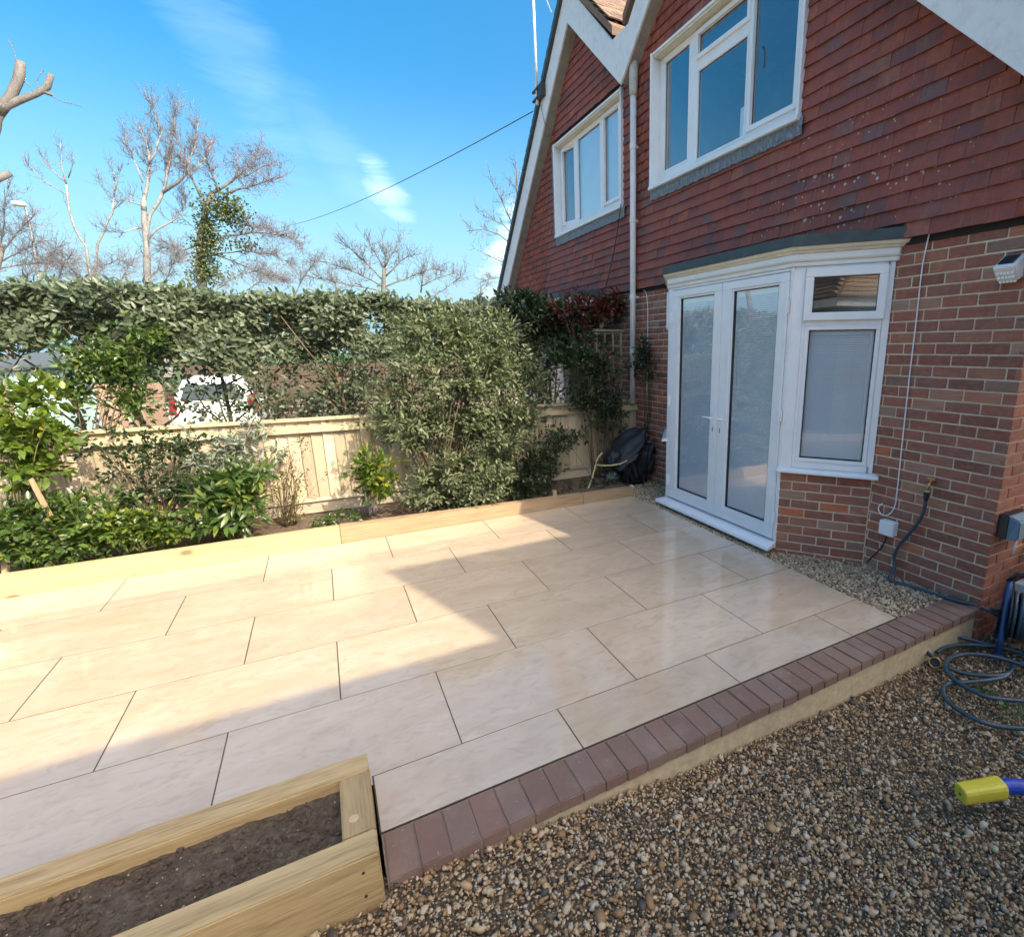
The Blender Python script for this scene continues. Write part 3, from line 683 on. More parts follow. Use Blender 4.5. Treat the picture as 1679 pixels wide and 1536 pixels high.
for par, i, a, c in ((house, 0, yr, 4.55), (house, 0, 4.55, 5.97), (next_house, 1, 5.99, 7.40), (next_house, 1, 7.40, yl)):
    b = MB(); b.prism([(a, sl(i, a)+.012), (c, sl(i, c)+.012), (c, sl(i, c)+.03), (a, sl(i, a)+.03)], 3.448, 3.70, lambda p, q, h: (h, p, q)); b.build('soffit', MT['soffit'], par)
# --- roofs
def roof_slab(par, y0, z0, y1, z1, x0=3.385, x1=8.5, t=.09, name='roof', m='lead'):
    b = MB(); b.prism([(y0, z0), (y1, z1), (y1, z1+t), (y0, z0+t)], x0, x1, lambda p, q, h: (h, p, q)); return b.build(name, MT['rooftile'], par)
e = VW+.004
roof_slab(house, yr-.02, sl(0, yr-.02)+e, 4.55, sl(0, 4.55)+e); roof_slab(house, 4.55, sl(0, 4.55)+e, 5.86, sl(0, 5.86)+e, x1=5.6)
ns_ = roof_slab(next_house, 7.40, sl(1, 7.40)+e, 6.10, sl(1, 6.10)+e, x1=5.6); roof_slab(next_house, yl+.05, sl(1, yl+.05)+e, 7.40, sl(1, 7.40)+e)
b = MB(); b.prism([(3.9, 4.9), (8.2, 8.7), (8.2, 8.6), (3.9, 4.8)], 4.6, 7.4, lambda p, q, h: (p, h, q)); mr = b.build('main_roof', MT['rooftile'], next_house)
rt = []
for i in range(4):
    b = MB(); b.hexa([(-.08, 0, -.002), (.08, 0, rnd.uniform(-.003, .003)), (.08, .19, .012), (-.08, .19, .012), (-.08, 0, .012), (.08, 0, .012+rnd.uniform(-.002, .004)), (.08, .19, .022), (-.08, .19, .022)]); rt.append(b.mesh('roof_tile'))
ang = math.atan(.88)
for k in range(17):
    for j in range(11):
        t_ = .10*k; x = 3.46+.166*j+(.083 if k % 2 else 0)
        o = link('roof_tile', rt[(k*3+j) % 4], MT['rooftile'], ns_, loc=(x, 6.20+t_*math.cos(ang)-.02, sl(1, 6.20)+e+.09+t_*math.sin(ang)+.028)); o.rotation_euler = (ang-.07, 0, rnd.uniform(-.02, .02))
# undercloak edge of the far catslide verge
for k in range(34):
    y = 7.5+.11*k; b = MB(); b.hexa([(3.375, y, sl(1, y)+VW+.002), (3.43, y, sl(1, y)+VW+.002), (3.43, y+.112, sl(1, y+.112)+VW+.002), (3.375, y+.112, sl(1, y+.112)+VW+.002), (3.375, y, sl(1, y)+VW+.10), (3.43, y, sl(1, y)+VW+.10), (3.43, y+.112, sl(1, y+.112)+VW+.125), (3.375, y+.112, sl(1, y+.112)+VW+.125)]); b.build('verge_tile', MT['darklead'], next_house)
# rest of the building behind
b = MB(); b.box(3.96, 9.4, 1.81, 5.97, -.3, 2.38); b.box(3.96, 9.4, 5.99, 10.4, -.3, 2.38); b.build('house_core', MT['mortar'], house)

# --- upper windows
def mbw(mp): return lambda *q: q
def upper(par, Y0, Y1, Z0, Z1, lights, open_first=False, blind=False):
    """lights: list of (a0,a1,[(z0,z1,hung)]) openings in the frame plane x=3.66, given as glass edges"""
    FP = lambda a, d, z: (3.665-d, a, z)
    win = MB()
    # lining of the reveal, head, jambs and sill
    win.box(3.535, 3.70, Y1-.006, Y1+.020, Z0-.01, Z1+.02); win.box(3.535, 3.70, Y0-.020, Y0+.006, Z0-.01, Z1+.02)
    win.box(3.545, 3.70, Y0+.006, Y1-.006, Z1-.006, Z1+.02)
    w = win.build('window', MT['upvc'], par, bevel=.003)
    b = MB(); b.box(3.52, 3.70, Y0-.022, Y1+.022, Z0-.035, Z0+.004); b.build('sill', MT['upvc'], w, bevel=.005)
    b = MB(); b.box(3.56, 3.70, Y0+.01, Y1-.01, Z1-.026, Z1-.007); b.build('head_trim', MT['cream'], w, bevel=.003)
    Zb, Zt = Z0+.005, Z1-.028
    f = MB(); D0, D1 = -.05, .012
    f.box(Y0+.007, Y1-.007, D0, D1, Zb, Zb+.055, FP); f.box(Y0+.007, Y1-.007, D0, D1, Zt-.05, Zt, FP)
    f.box(Y0+.007, Y0+.055, D0, D1, Zb+.055, Zt-.05, FP); f.box(Y1-.055, Y1-.007, D0, D1, Zb+.055, Zt-.05, FP)
    edges = []
    for n, (a0, a1, zs) in enumerate(lights):
        zz = Zb+.055
        for z0, z1, sh_ in sorted(zs): f.box(a0-.021, a1+.021, D0, D1, zz, z0-.021, FP); zz = z1+.021
        f.box(a0-.021, a1+.021, D0, D1, zz, Zt-.05, FP)
    L2 = sorted((a0-.021, a1+.021) for a0, a1, zs in lights); yy = Y0+.055
    for a0, a1 in L2:
        if a0 > yy+.001: f.box(yy, a0, D0, D1, Zb+.055, Zt-.05, FP)
        yy = a1
    if yy < Y1-.056: f.box(yy, Y1-.055, D0, D1, Zb+.055, Zt-.05, FP)
    f.build('frame', MT['upvc'], w, bevel=.003)
    for n, (a0, a1, zs) in enumerate(lights):
        for z0, z1, sash in zs:
            s = MB(); q = .042
            if sash: s.frame(FP, a0-q, a1+q, z0-q, z1+q, -.02, .034, q)
            else: s.frame(FP, a0-.022, a1+.022, z0-.022, z1+.022, -.03, .016, .022)
            so2 = s.build('sash' if sash else 'bead', MT['upvc'], w, bevel=.003)
            g = MB(); g.box(a0-.001, a1+.001, -.012, -.004, z0-.001, z1+.001, FP); go = g.build('pane', MT['glass'], w)
            k = MB(); k.frame(FP, a0-.0005, a1+.0005, z0-.0005, z1+.0005, -.016, -.002, .006); ko = k.build('gasket', MT['gasket'], w)
            if sash == 2:   # hung on its left side and standing ajar
                for ob in (so2, go, ko):
                    piv = Matrix.Translation((3.64, a1+q, 0)); ob.matrix_basis = piv@Matrix.Rotation(R(9), 4, 'Z')@piv.inverted()@ob.matrix_basis
            if sash == 1:
                h = MB(); h.box(a0-.030, a0-.012, .034, .05, (z0+z1)/2-.03, (z0+z1)/2+.03, FP); h.box(a0-.028, a0-.014, .05, .062, (z0+z1)/2-.10, (z0+z1)/2+.015, FP)
    r = MB(); x0, x1 = 3.765, 5.4
    for bx in ((x0, x1, Y0-.3, Y0-.25, Z0-.3, Z1+.3), (x0, x1, Y1+.25, Y1+.3, Z0-.3, Z1+.3), (x0, x1, Y0-.25, Y1+.25, Z0-.3, Z0-.25), (x0, x1, Y0-.25, Y1+.25, Z1+.25, Z1+.3), (x1, x1+.05, Y0-.3, Y1+.3, Z0-.3, Z1+.3)): r.box(*bx)
    r.build('room_shell', MT['room'], w)
    if blind:
        for n, (a0, a1, zs) in enumerate(lights):
            if n == 0: continue
            bl = MB(); z = Zt-.05
            while z > Zb+.06:
                bl.add([(3.70, a0-.03, z), (3.70, a1+.03, z), (3.722, a1+.03, z-.018), (3.722, a0-.03, z-.018)], [(0, 1, 2, 3)]); z -= .024
            bl.build('blind', MT['blind'], w, kind='stuff')
    return w
wr = upper(house, 3.36, 5.50, 3.49, 4.79, [(4.96, 5.39, [(3.645, 4.70, 0)]), (4.10, 4.80, [(3.60, 4.39, 0), (4.53, 4.70, 1)]), (3.50, 4.01, [(3.645, 4.70, 1)])])
b = MB(); b.tube([(3.615, 4.005-.03, 4.27), (3.595, 3.995-.03, 4.24), (3.592, 3.992-.03, 4.16), (3.60, 3.995-.03, 4.11)], .008, 6); b.build('handle', MT['upvc'], wr, smooth=True)
b = MB(); b.box(3.69, 3.70, 4.115, 4.19, 3.60, 3.86); b.build('paper_on_sill', MT['fascia'], wr)
wl = upper(next_house, 6.19, 8.27, 3.45, 4.73, [(7.80, 8.16, [(3.63, 4.63, 2)]), (6.94, 7.63, [(3.57, 4.64, 0)]), (6.40, 6.80, [(3.62, 4.64, 1)])][::1], blind=True)
# lead aprons under the windows
def apron(par, Y0, Y1, Zt, Zb):
    b = MB(); n = 130; pts = []
    for i in range(n+1):
        y = Y0+(Y1-Y0)*i/n; pts.append((y, Zb+.004*math.sin(i*.7)+.003*math.sin(i*2.1)))
    v = []; f = []
    for i, (y, z) in enumerate(pts):
        k = rnd.uniform(0, .010)
        v += [(3.558, y, Zt), (3.550-k*.5, y, (Zt*.55+z*.45)), (3.556-k, y, z), (3.575, y, Zt), (3.568, y, z)]
    for i in range(n):
        a, c = 5*i, 5*i+5
        f += [(a, c, c+1, a+1), (a+1, c+1, c+2, a+2), (a+2, c+2, c+4, a+4), (a+3, c+3, c, a)]
    b.add(v, f); b.build('lead_apron', MT['lead'], par, smooth=False)
apron(house, 3.30, 5.52, 3.475, 3.345); apron(next_house, 6.10, 8.31, 3.435, 3.30)
b = MB(); b.box(3.548, 3.575, 8.292, 8.36, 3.42, 4.74); b.build('lead_side_strip', MT['lead'], next_house)
# --- bay: cornice, lead roof
def path_off(d, c):   # the bay outline pushed outwards by d, centred on y=c, from the wall on the right to the wall on the left
    k = .5*(1.0); tx = d*math.tan(R(53.5)/2)
    hw = .815+tx*1.0; xf = 3.2-d
    yw = hw+(3.60-xf)*1.35
    return [(3.60, c-yw), (xf, c-hw), (xf, c+hw), (3.60, c+yw)]
def band(par, name, m, z0, z1, d0, d1, c, bev=.004):
    o = path_off(d0, c); i = path_off(d1, c); v = [(x, y, z0) for x, y in i]+[(x, y, z1) for x, y in o]
    v += [(x+.12, y, z0) for x, y in i]+[(x+.12, y, z1) for x, y in o]
    b = MB(); f = []
    for k in range(3): f += [(k, k+1, k+5, k+4), (k+4, k+5, k+13, k+12), (k+8, k+12, k+13, k+9), (k, k+8, k+9, k+1)]
    f += [(0, 4, 12, 8), (3, 11, 15, 7)]; b.add(v, f); return b.build(name, MT[m], par, bevel=bev)
def bay_top(par, c):
    cn = band(par, 'cornice', 'upvc', 2.285, 2.315, .022, .016, c)
    band(par, 'cornice_bead', 'cream', 2.3155, 2.327, .030, .026, c, .002); band(par, 'frieze', 'upvc', 2.3275, 2.372, .024, .020, c)
    band(par, 'cornice_moulding', 'cream', 2.3725, 2.392, .044, .030, c); band(par, 'cornice_moulding', 'cream', 2.3925, 2.418, .062, .050, c)
    o = path_off(.068, c); b = MB()
    v = [(x, y, 2.4185) for x, y in o]+[(x, y, 2.492) for x, y in o]+[(3.60, o[0][1], 2.55), (3.60, o[1][1]+.1, 2.56), (3.60, o[2][1]-.1, 2.56), (3.60, o[3][1], 2.55)]
    b.add(v, [(0, 1, 5, 4), (1, 2, 6, 5), (2, 3, 7, 6), (4, 5, 9, 8), (5, 6, 10, 9), (6, 7, 11, 10), (0, 3, 2, 1)]); b.build('bay_roof', MT['darklead'], par)
    return cn
bay_top(house, BYC); bay_top(next_house, 8.15)
# --- bay: french doors
DR = lambda a, d, z: (3.2-d, a, z)
f = MB(); f.box(4.535, 4.600, -.07, .0, .095, 2.284, DR); f.box(2.950, 2.985, -.07, .0, .095, 2.284, DR); f.box(2.985, 4.535, -.07, 0, 2.262, 2.284, DR)
dfm = f.build('door_frame', MT['upvc'], house, bevel=.003)
f = MB(); f.hexa([(3.085, 2.925, .028), (3.27, 2.975, .028), (3.27, 4.585, .028), (3.085, 4.64, .028), (3.095, 2.925, .062), (3.27, 2.975, .094), (3.27, 4.585, .094), (3.095, 4.64, .062)]); f.build('threshold', MT['upvc'], house, bevel=.006)
def leaf(a0, a1, g0, g1, hinge_hi):
    z0, z1, gz0, gz1 = .104, 2.256, .225, 2.172; L = MB()
    L.box(a0, a1, -.055, .012, z0, gz0-.018, DR); L.box(a0, a1, -.055, .012, gz1+.018, z1, DR)
    L.box(a0, g0-.018, -.055, .012, gz0-.018, gz1+.018, DR); L.box(g1+.018, a1, -.055, .012, gz0-.018, gz1+.018, DR)
    lf = L.build('door_leaf', MT['upvc'], house, bevel=.004)
    k = MB(); k.frame(DR, g0-.0175, g1+.0175, gz0-.0175, gz1+.0175, -.03, .004, .017); k.build('bead', MT['upvc'], lf, bevel=.004)
    k = MB(); k.frame(DR, g0-.0004, g1+.0004, gz0-.0004, gz1+.0004, -.028, -.004, .006); k.build('gasket', MT['gasket'], lf)
    k = MB(); k.box(g0, g1, -.022, -.016, gz0, gz1, DR); k.build('pane', MT['glass'], lf)
    k = MB(); k.box(g0+.006, g1-.006, -.040, -.028, gz1-.045, gz1-.002, DR); k.box(g0+.006, g0+.022, -.040, -.030, gz0, gz1-.045, DR); k.box(g1-.022, g1-.006, -.040, -.030, gz0, gz1-.045, DR); k.build('blind_rail', MT['blind'], lf)
    k = MB(); z = gz1-.05
    while z > gz0+.004:
        k.add([DR(g0+.022, -.030, z-.0062), DR(g1-.022, -.030, z-.0062), DR(g1-.022, -.0375, z+.0062), DR(g0+.022, -.0375, z+.0062)], [(0, 1, 2, 3)]); z -= .0165
    k.build('blind', MT['blind'], lf, kind='stuff')
    k = MB(); k.box(g0, g1, -.052, -.046, gz0, gz1, DR); k.build('backing', MT['blindback'], lf)
    hy = a1+.004 if hinge_hi else a0-.004
    for z in (.30, 1.16, 2.00):
        k = MB(); k.tube([DR(hy, .022, z-.055), DR(hy, .022, z+.055)], .0085, 8); k.box(hy-.02, hy+.02, .010, .018, z-.045, z+.05, DR); k.tube([DR(hy, .022, z-.062), DR(hy, .022, z-.055)], .012, 8); k.build('hinge', MT['upvc'], lf, bevel=0)
    hs = a0+.050 if hinge_hi else a1-.048; sg = 1 if hinge_hi else -1
    k = MB(); k.box(hs-.016, hs+.016, .012, .021, .87, 1.10, DR); k.tube([DR(hs, .02, 1.052), DR(hs, .055, 1.052)], .010, 8); k.tube([DR(hs-sg*.008, .054, 1.052), DR(hs+sg*.05, .058, 1.055), DR(hs+sg*.115, .056, 1.050)], [.011, .010, .008], 8)
    k.build('handle', MT['upvc'], lf, bevel=.002)
    k = MB(); k.box(hs-.0045, hs+.0045, .021, .0225, .925, .965, DR); k.build('keyhole', MT['gasket'], lf)
    return lf
leaf(3.757, 4.531, 3.878, 4.390, True); leaf(2.989, 3.753, 3.095, 3.612, False)
# corner posts and side windows of the bay
def bay_side(mp, c):
    p = MB(); q = [mp(-.004, .0, 0), mp(.09, .0, 0), mp(.09, -.08, 0)]; s = 1 if c else -1
    y0 = 2.95 if c else 4.60
    pts = [(3.2, y0), q[0][:2], q[1][:2], q[2][:2], (3.27, y0+.02*s)]
    p.prism(pts, .0, 2.284, lambda a, d, h: (a, d, h if h > .5 else (.72 if True else h))) if False else p.prism(pts, .70, 2.284, lambda a, d, h: (a, d, h))
    p.prism([(3.2, y0), q[0][:2], (3.25, y0-.02*s+.03*s), (3.27, y0+.02*s)], .03, .699, lambda a, d, h: (a, d, h)); p.build('corner_post', MT['upvc'], house, bevel=.002)
    w = MB(); w.box(.091, .665, -.07, .0, .745, .80, mp); w.box(.091, .665, -.07, 0, 2.255, 2.284, mp); w.box(.091, .115, -.07, 0, .80, 2.255, mp); w.box(.640, .690, -.07, 0, .745, 2.284, mp); w.box(.115, .640, -.07, .004, 1.855, 1.905, mp)
    wn = w.build('side_window', MT['upvc'], house, bevel=.003)
    k = MB(); k.hexa([mp(-.02, -.05, .712), mp(.735, -.05, .712), mp(.735, .055, .706), mp(-.02, .055, .706), mp(-.02, -.05, .752), mp(.735, -.05, .752), mp(.735, .055, .728), mp(-.02, .055, .728)]); k.build('sill', MT['upvc'], wn, bevel=.004)
    k = MB(); k.frame(mp, .1155, .6395, .8005, 1.8545, -.03, .006, .030); k.build('bead', MT['upvc'], wn, bevel=.003)
    k = MB(); k.frame(mp, .146, .609, .831, 1.824, -.03, -.004, .006); k.build('gasket', MT['gasket'], wn)
    k = MB(); k.box(.146, .609, -.022, -.016, .831, 1.824, mp); k.build('pane', MT['glass'], wn)
    k = MB(); z = 1.79; k2 = MB(); k2.box(.155, .60, -.042, -.030, 1.79, 1.822, mp); k2.box(.575, .60, -.042, -.032, .832, 1.79, mp); k2.box(.28, .283, -.031, -.029, .832, 1.79, mp); k2.box(.47, .473, -.031, -.029, .832, 1.79, mp); k2.build('blind_rail', MT['blind'], wn)
    while z > .838:
        k.add([mp(.155, -.030, z-.0062), mp(.573, -.030, z-.0062), mp(.573, -.038, z+.0062), mp(.155, -.038, z+.0062)], [(0, 1, 2, 3)]); z -= .0165
    k.build('blind', MT['blind'], wn, kind='stuff')
    k = MB(); k.box(.15, .605, -.056, -.050, .832, 1.824, mp); k.build('backing', MT['blindback'], wn)
    k = MB(); k.frame(mp, .098, .652, 1.893, 2.262, -.02, .030, .058); k.build('hopper_sash', MT['upvc'], wn, bevel=.004)
    k = MB(); k.box(.155, .595, -.008, -.002, 1.95, 2.205, mp); k.build('pane', MT['glass'], wn)
    k = MB(); k.frame(mp, .1555, .5945, 1.9505, 2.2045, -.012, .002, .006); k.build('gasket', MT['gasket'], wn)
    k = MB(); k.box(.12, .63, -.50, -.075, 1.86, 1.88, mp); k.box(.12, .63, -.52, -.5, 1.88, 2.28, mp); k.build('room_shell', MT['gap'], wn)
bay_side(SIDE, True); bay_side(LSIDE, False)
# --- bay of the adjoining house, mostly behind plants
b = MB(); c = 8.15
for y in (c-.80, c-.02, c+.77): b.box(3.2, 3.27, y, y+.05, .1, 2.284)
b.box(3.2, 3.27, c-.80, c+.8, 2.18, 2.284); b.box(3.2, 3.27, c-.80, c+.8, .1, .25)
for s in (-1, 1): b.prism([(3.2, c+s*.80), (3.6, c+s*1.34), (3.64, c+s*1.30), (3.25, c+s*.76)], 2.16, 2.284, lambda a, d, h: (a, d, h)); b.prism([(3.2, c+s*.80), (3.6, c+s*1.34), (3.64, c+s*1.30), (3.25, c+s*.76)], .70, .78, lambda a, d, h: (a, d, h))
b.build('bay_frame', MT['upvc'], next_house)
b = MB(); b.box(3.225, 3.232, c-.75, c+.77, .25, 2.18); b.build('pane', MT['glass'], next_house)
b = MB(); b.box(3.28, 3.29, c-.79, c+.79, .1, 2.28); b.build('blind', MT['blind'], next_house)
# --- drainpipe
b = MB(); PX, PY = 3.512, 5.835
b.tube([(PX, PY, 1.0), (PX, PY, 4.52)], .036, 12); dp = b.build('drainpipe', MT['pipe'], house, smooth=True)
b = MB(); b.tube([(PX, PY, 4.52), (PX, PY-.002, 4.62), (PX, PY-.01, 4.95)], [.042, .050, .050], 12); b.build('pipe_head', MT['pipegrey'], dp, smooth=True)
for z in (1.66, 2.32, 3.2, 4.0):
    b = MB(); b.tube([(PX, PY, z-.03), (PX, PY, z+.03)], .041, 12); b.box(PX, 3.60, PY-.012, PY+.012, z-.012, z+.012); b.build('pipe_clip', MT['pipe'], dp)

# ------------------------------------------------------------------ fence
FY = 5.90
fence = empty('garden_fence', (.7, FY, 0), label='low closeboard timber fence behind the flower bed, weathered pale boards under a flat cap', cat='fence')
bms = []
for i in range(5):
    b = MB(); b.hexa([(-.054, -.019, 0), (.054, -.002, 0), (.054, .004, 0), (-.054, .004, 0), (-.054, -.019, .80), (.054, -.002, .80), (.054, .004, .80), (-.054, .004, .80)])
    me = b.mesh('board', bevel=.0012)
    for v in me.vertices: v.co.x += rnd.uniform(-.001, .001)
    bms.append(me)
x = -9.6; i = 0
while x < 3.58:
    w = .0985; o = link('board', bms[i % 5], MT['board'], fence, loc=(x+.05-.7, rnd.uniform(-.002, .002), .215+rnd.uniform(-.004, .004)))
    o.rotation_euler = (0, rnd.uniform(-.006, .006), 0); x += w; i += 1
for a, c in ((-9.6, .30), (.36, 2.93), (2.98, 3.6)):   # rails and cap, panel by panel
    b = MB(); b.hexa([(a, FY-.058, .905), (c, FY-.058, .905), (c, FY-.010, .895), (a, FY-.010, .895), (a, FY-.044, .962), (c, FY-.044, .962), (c, FY-.010, .972), (a, FY-.010, .972)]); b.build('rail', MT['rail'], fence, bevel=.003)
    b = MB(); b.box(a, c, FY-.050, FY+.03, 1.016, 1.045); b.build('capping', MT['rail'], fence, bevel=.003)
    b = MB(); b.box(a, c, FY-.018, FY+.012, .085, .205); b.build('gravel_board', MT['oldrail'], fence, bevel=.003)
    b = MB(); b.hexa([(a, FY-.040, .205), (c, FY-.040, .205), (c, FY-.008, .20), (a, FY-.008, .20), (a, FY-.030, .235), (c, FY-.030, .235), (c, FY-.008, .24), (a, FY-.008, .24)]); b.build('rail', MT['oldrail'], fence, bevel=.003)
for xp in (.33, 2.955):
    b = MB(); b.box(xp-.045, xp+.045, FY-.07, FY+.03, .0, .985 if xp < 1 else 1.02); b.build('post', MT['post'], fence, bevel=.004)
# trellis in front of the fence by the house
tr = empty('trellis', (3.13, 5.83, .2), label='old square timber trellis covered in climber, by the white drainpipe', cat='trellis')
for xx in (2.985, 3.10, 3.215, 3.33):
    b = MB(); b.box(xx-.014, xx+.014, 5.815, 5.832, .15, 1.90); b.build('slat', MT['trellis'], tr, bevel=.002)
for k in range(12):
    z = .26+.147*k; b = MB(); b.box(2.96, 3.355, 5.833, 5.849, z-.013, z+.013); b.build('slat', MT['trellis'], tr, bevel=.002)
b = MB(); b.box(2.95, 3.37, 5.80, 5.855, 1.895, 1.925); b.build('top_rail', MT['trellis'], tr, bevel=.002)

# ------------------------------------------------------------------ foliage tools
LF_T = np.array([[0, 2, 1], [0, 3, 2], [1, 2, 5], [1, 5, 4], [2, 3, 6], [2, 6, 5], [4, 5, 7], [5, 6, 7]])
def unit(a): return a/(np.linalg.norm(a, axis=-1, keepdims=True)+1e-9)
def leaves(name, P, D, N, L, W, m, parent, tint=None, fold=.12, droop=.15, **k):
    n = len(P); D = unit(D); S = unit(np.cross(D, N)); N = np.cross(S, D); L = np.broadcast_to(L, n)[:, None]; W = np.broadcast_to(W, n)[:, None]
    f = fold*W; dr = -N*L*droop
    v = np.stack([P, P+D*L*.32-S*W*.46+N*f, P+D*L*.34-N*f*.3, P+D*L*.32+S*W*.46+N*f, P+D*L*.68-S*W*.40+N*f+dr*.5, P+D*L*.70+dr*.5-N*f*.3, P+D*L*.68+S*W*.40+N*f+dr*.5, P+D*L+dr], 1)
    T = (LF_T[None]+8*np.arange(n)[:, None, None]).reshape(-1, 3); t = rng.random(n) if tint is None else tint
    return link(name, np_mesh(name, v.reshape(-1, 3), T, np.repeat(t, 8), smooth=False), m, parent, kind='stuff', **k)
def crown_pts(blobs, leaf_n, spread, inner=.55):
    """clumps in the outer part of ellipsoids -> leaf base points, growth directions, normals"""
    Ps, Ds, Ns, Cs, Ts = [], [], [], [], []
    for (cx, cy, cz, rx, ry, rz, nc) in blobs:
        u = unit(rng.normal(0, 1, (nc, 3))); rad = rng.uniform(inner, 1.0, nc)[:, None]*(1+.20*np.sin(u[:, :1]*5+u[:, 2:]*7+cx*9)+.10*np.sin(u[:, 1:2]*11+u[:, 2:]*13))*np.where(rng.random((nc, 1)) < .07, rng.uniform(1.05, 1.28, (nc, 1)), 1)
        c = np.array([cx, cy, cz])+u*rad*np.array([rx, ry, rz]); Cs.append(c)
        out = unit(u*np.array([1/rx, 1/ry, 1/rz])*min(rx, ry, rz)+np.array([0, 0, .45]))
        k = leaf_n; o = np.repeat(out, k, 0); cc = np.repeat(c, k, 0)
        along = rng.uniform(-1, 1, (nc*k, 1)); side = unit(rng.normal(0, 1, (nc*k, 3)))
        P = cc+o*along*spread+side*spread*.35
        D = unit(o*.75+side*1.0); N = unit(o*.5+np.array([0, 0, .8])+rng.normal(0, .45, (nc*k, 3)))
        Ps.append(P); Ds.append(D); Ns.append(N); Ts.append(np.clip(np.repeat(rng.random(nc)**1.3, k)*.62+rng.random(nc*k)*.40-.02, 0, 1))
    return np.concatenate(Ps), np.concatenate(Ds), np.concatenate(Ns), np.concatenate(Cs), np.concatenate(Ts)
def twigs(name, base, ends, r, m, parent, seg=4, sag=.0, n=5):
    b = MB()
    for e in ends:
        s = np.array(base[rnd.randrange(len(base))], float); e = np.array(e, float); pts = []
        mid = s*.5+e*.5+rng.normal(0, .08, 3)*np.linalg.norm(e-s); mid[2] += .1*np.linalg.norm(e-s)
        for i in range(seg+1):
            t = i/seg; pts.append((1-t)**2*s+2*t*(1-t)*mid+t*t*e)
        b.tube(pts, [r*(1-.75*i/seg) for i in range(seg+1)], n)
    return b.build(name, m, parent, smooth=True)
def shrub(name, label, cat, base, blobs, per, spread, L, W, leaf, stem='stem', stem_r=.008, nst=14, group=None, inner=.55, droop=.15, keep=None, extra=None):
    t = empty(name, base, label=label, cat=cat, group=group)
    P, D, N, C, TI = crown_pts(blobs, per, spread, inner)
    if keep is not None: q = keep(P); P, D, N = P[q], D[q], N[q]
    n = len(P); leaves('foliage', P, D, N, L*rng.uniform(.65, 1.2, n), W*rng.uniform(.7, 1.2, n), MT[leaf], t, tint=TI, droop=droop)
    if nst:
        idx = rng.permutation(len(C))[:nst]; bb = np.array(base)+np.array([[rng.uniform(-.06, .06), rng.uniform(-.04, .04), 0] for _ in range(5)])
        twigs('stem', bb, C[idx], stem_r, MT[stem], t)
    return t
def P_(u, v, y): return tuple(atY(u, v, y))

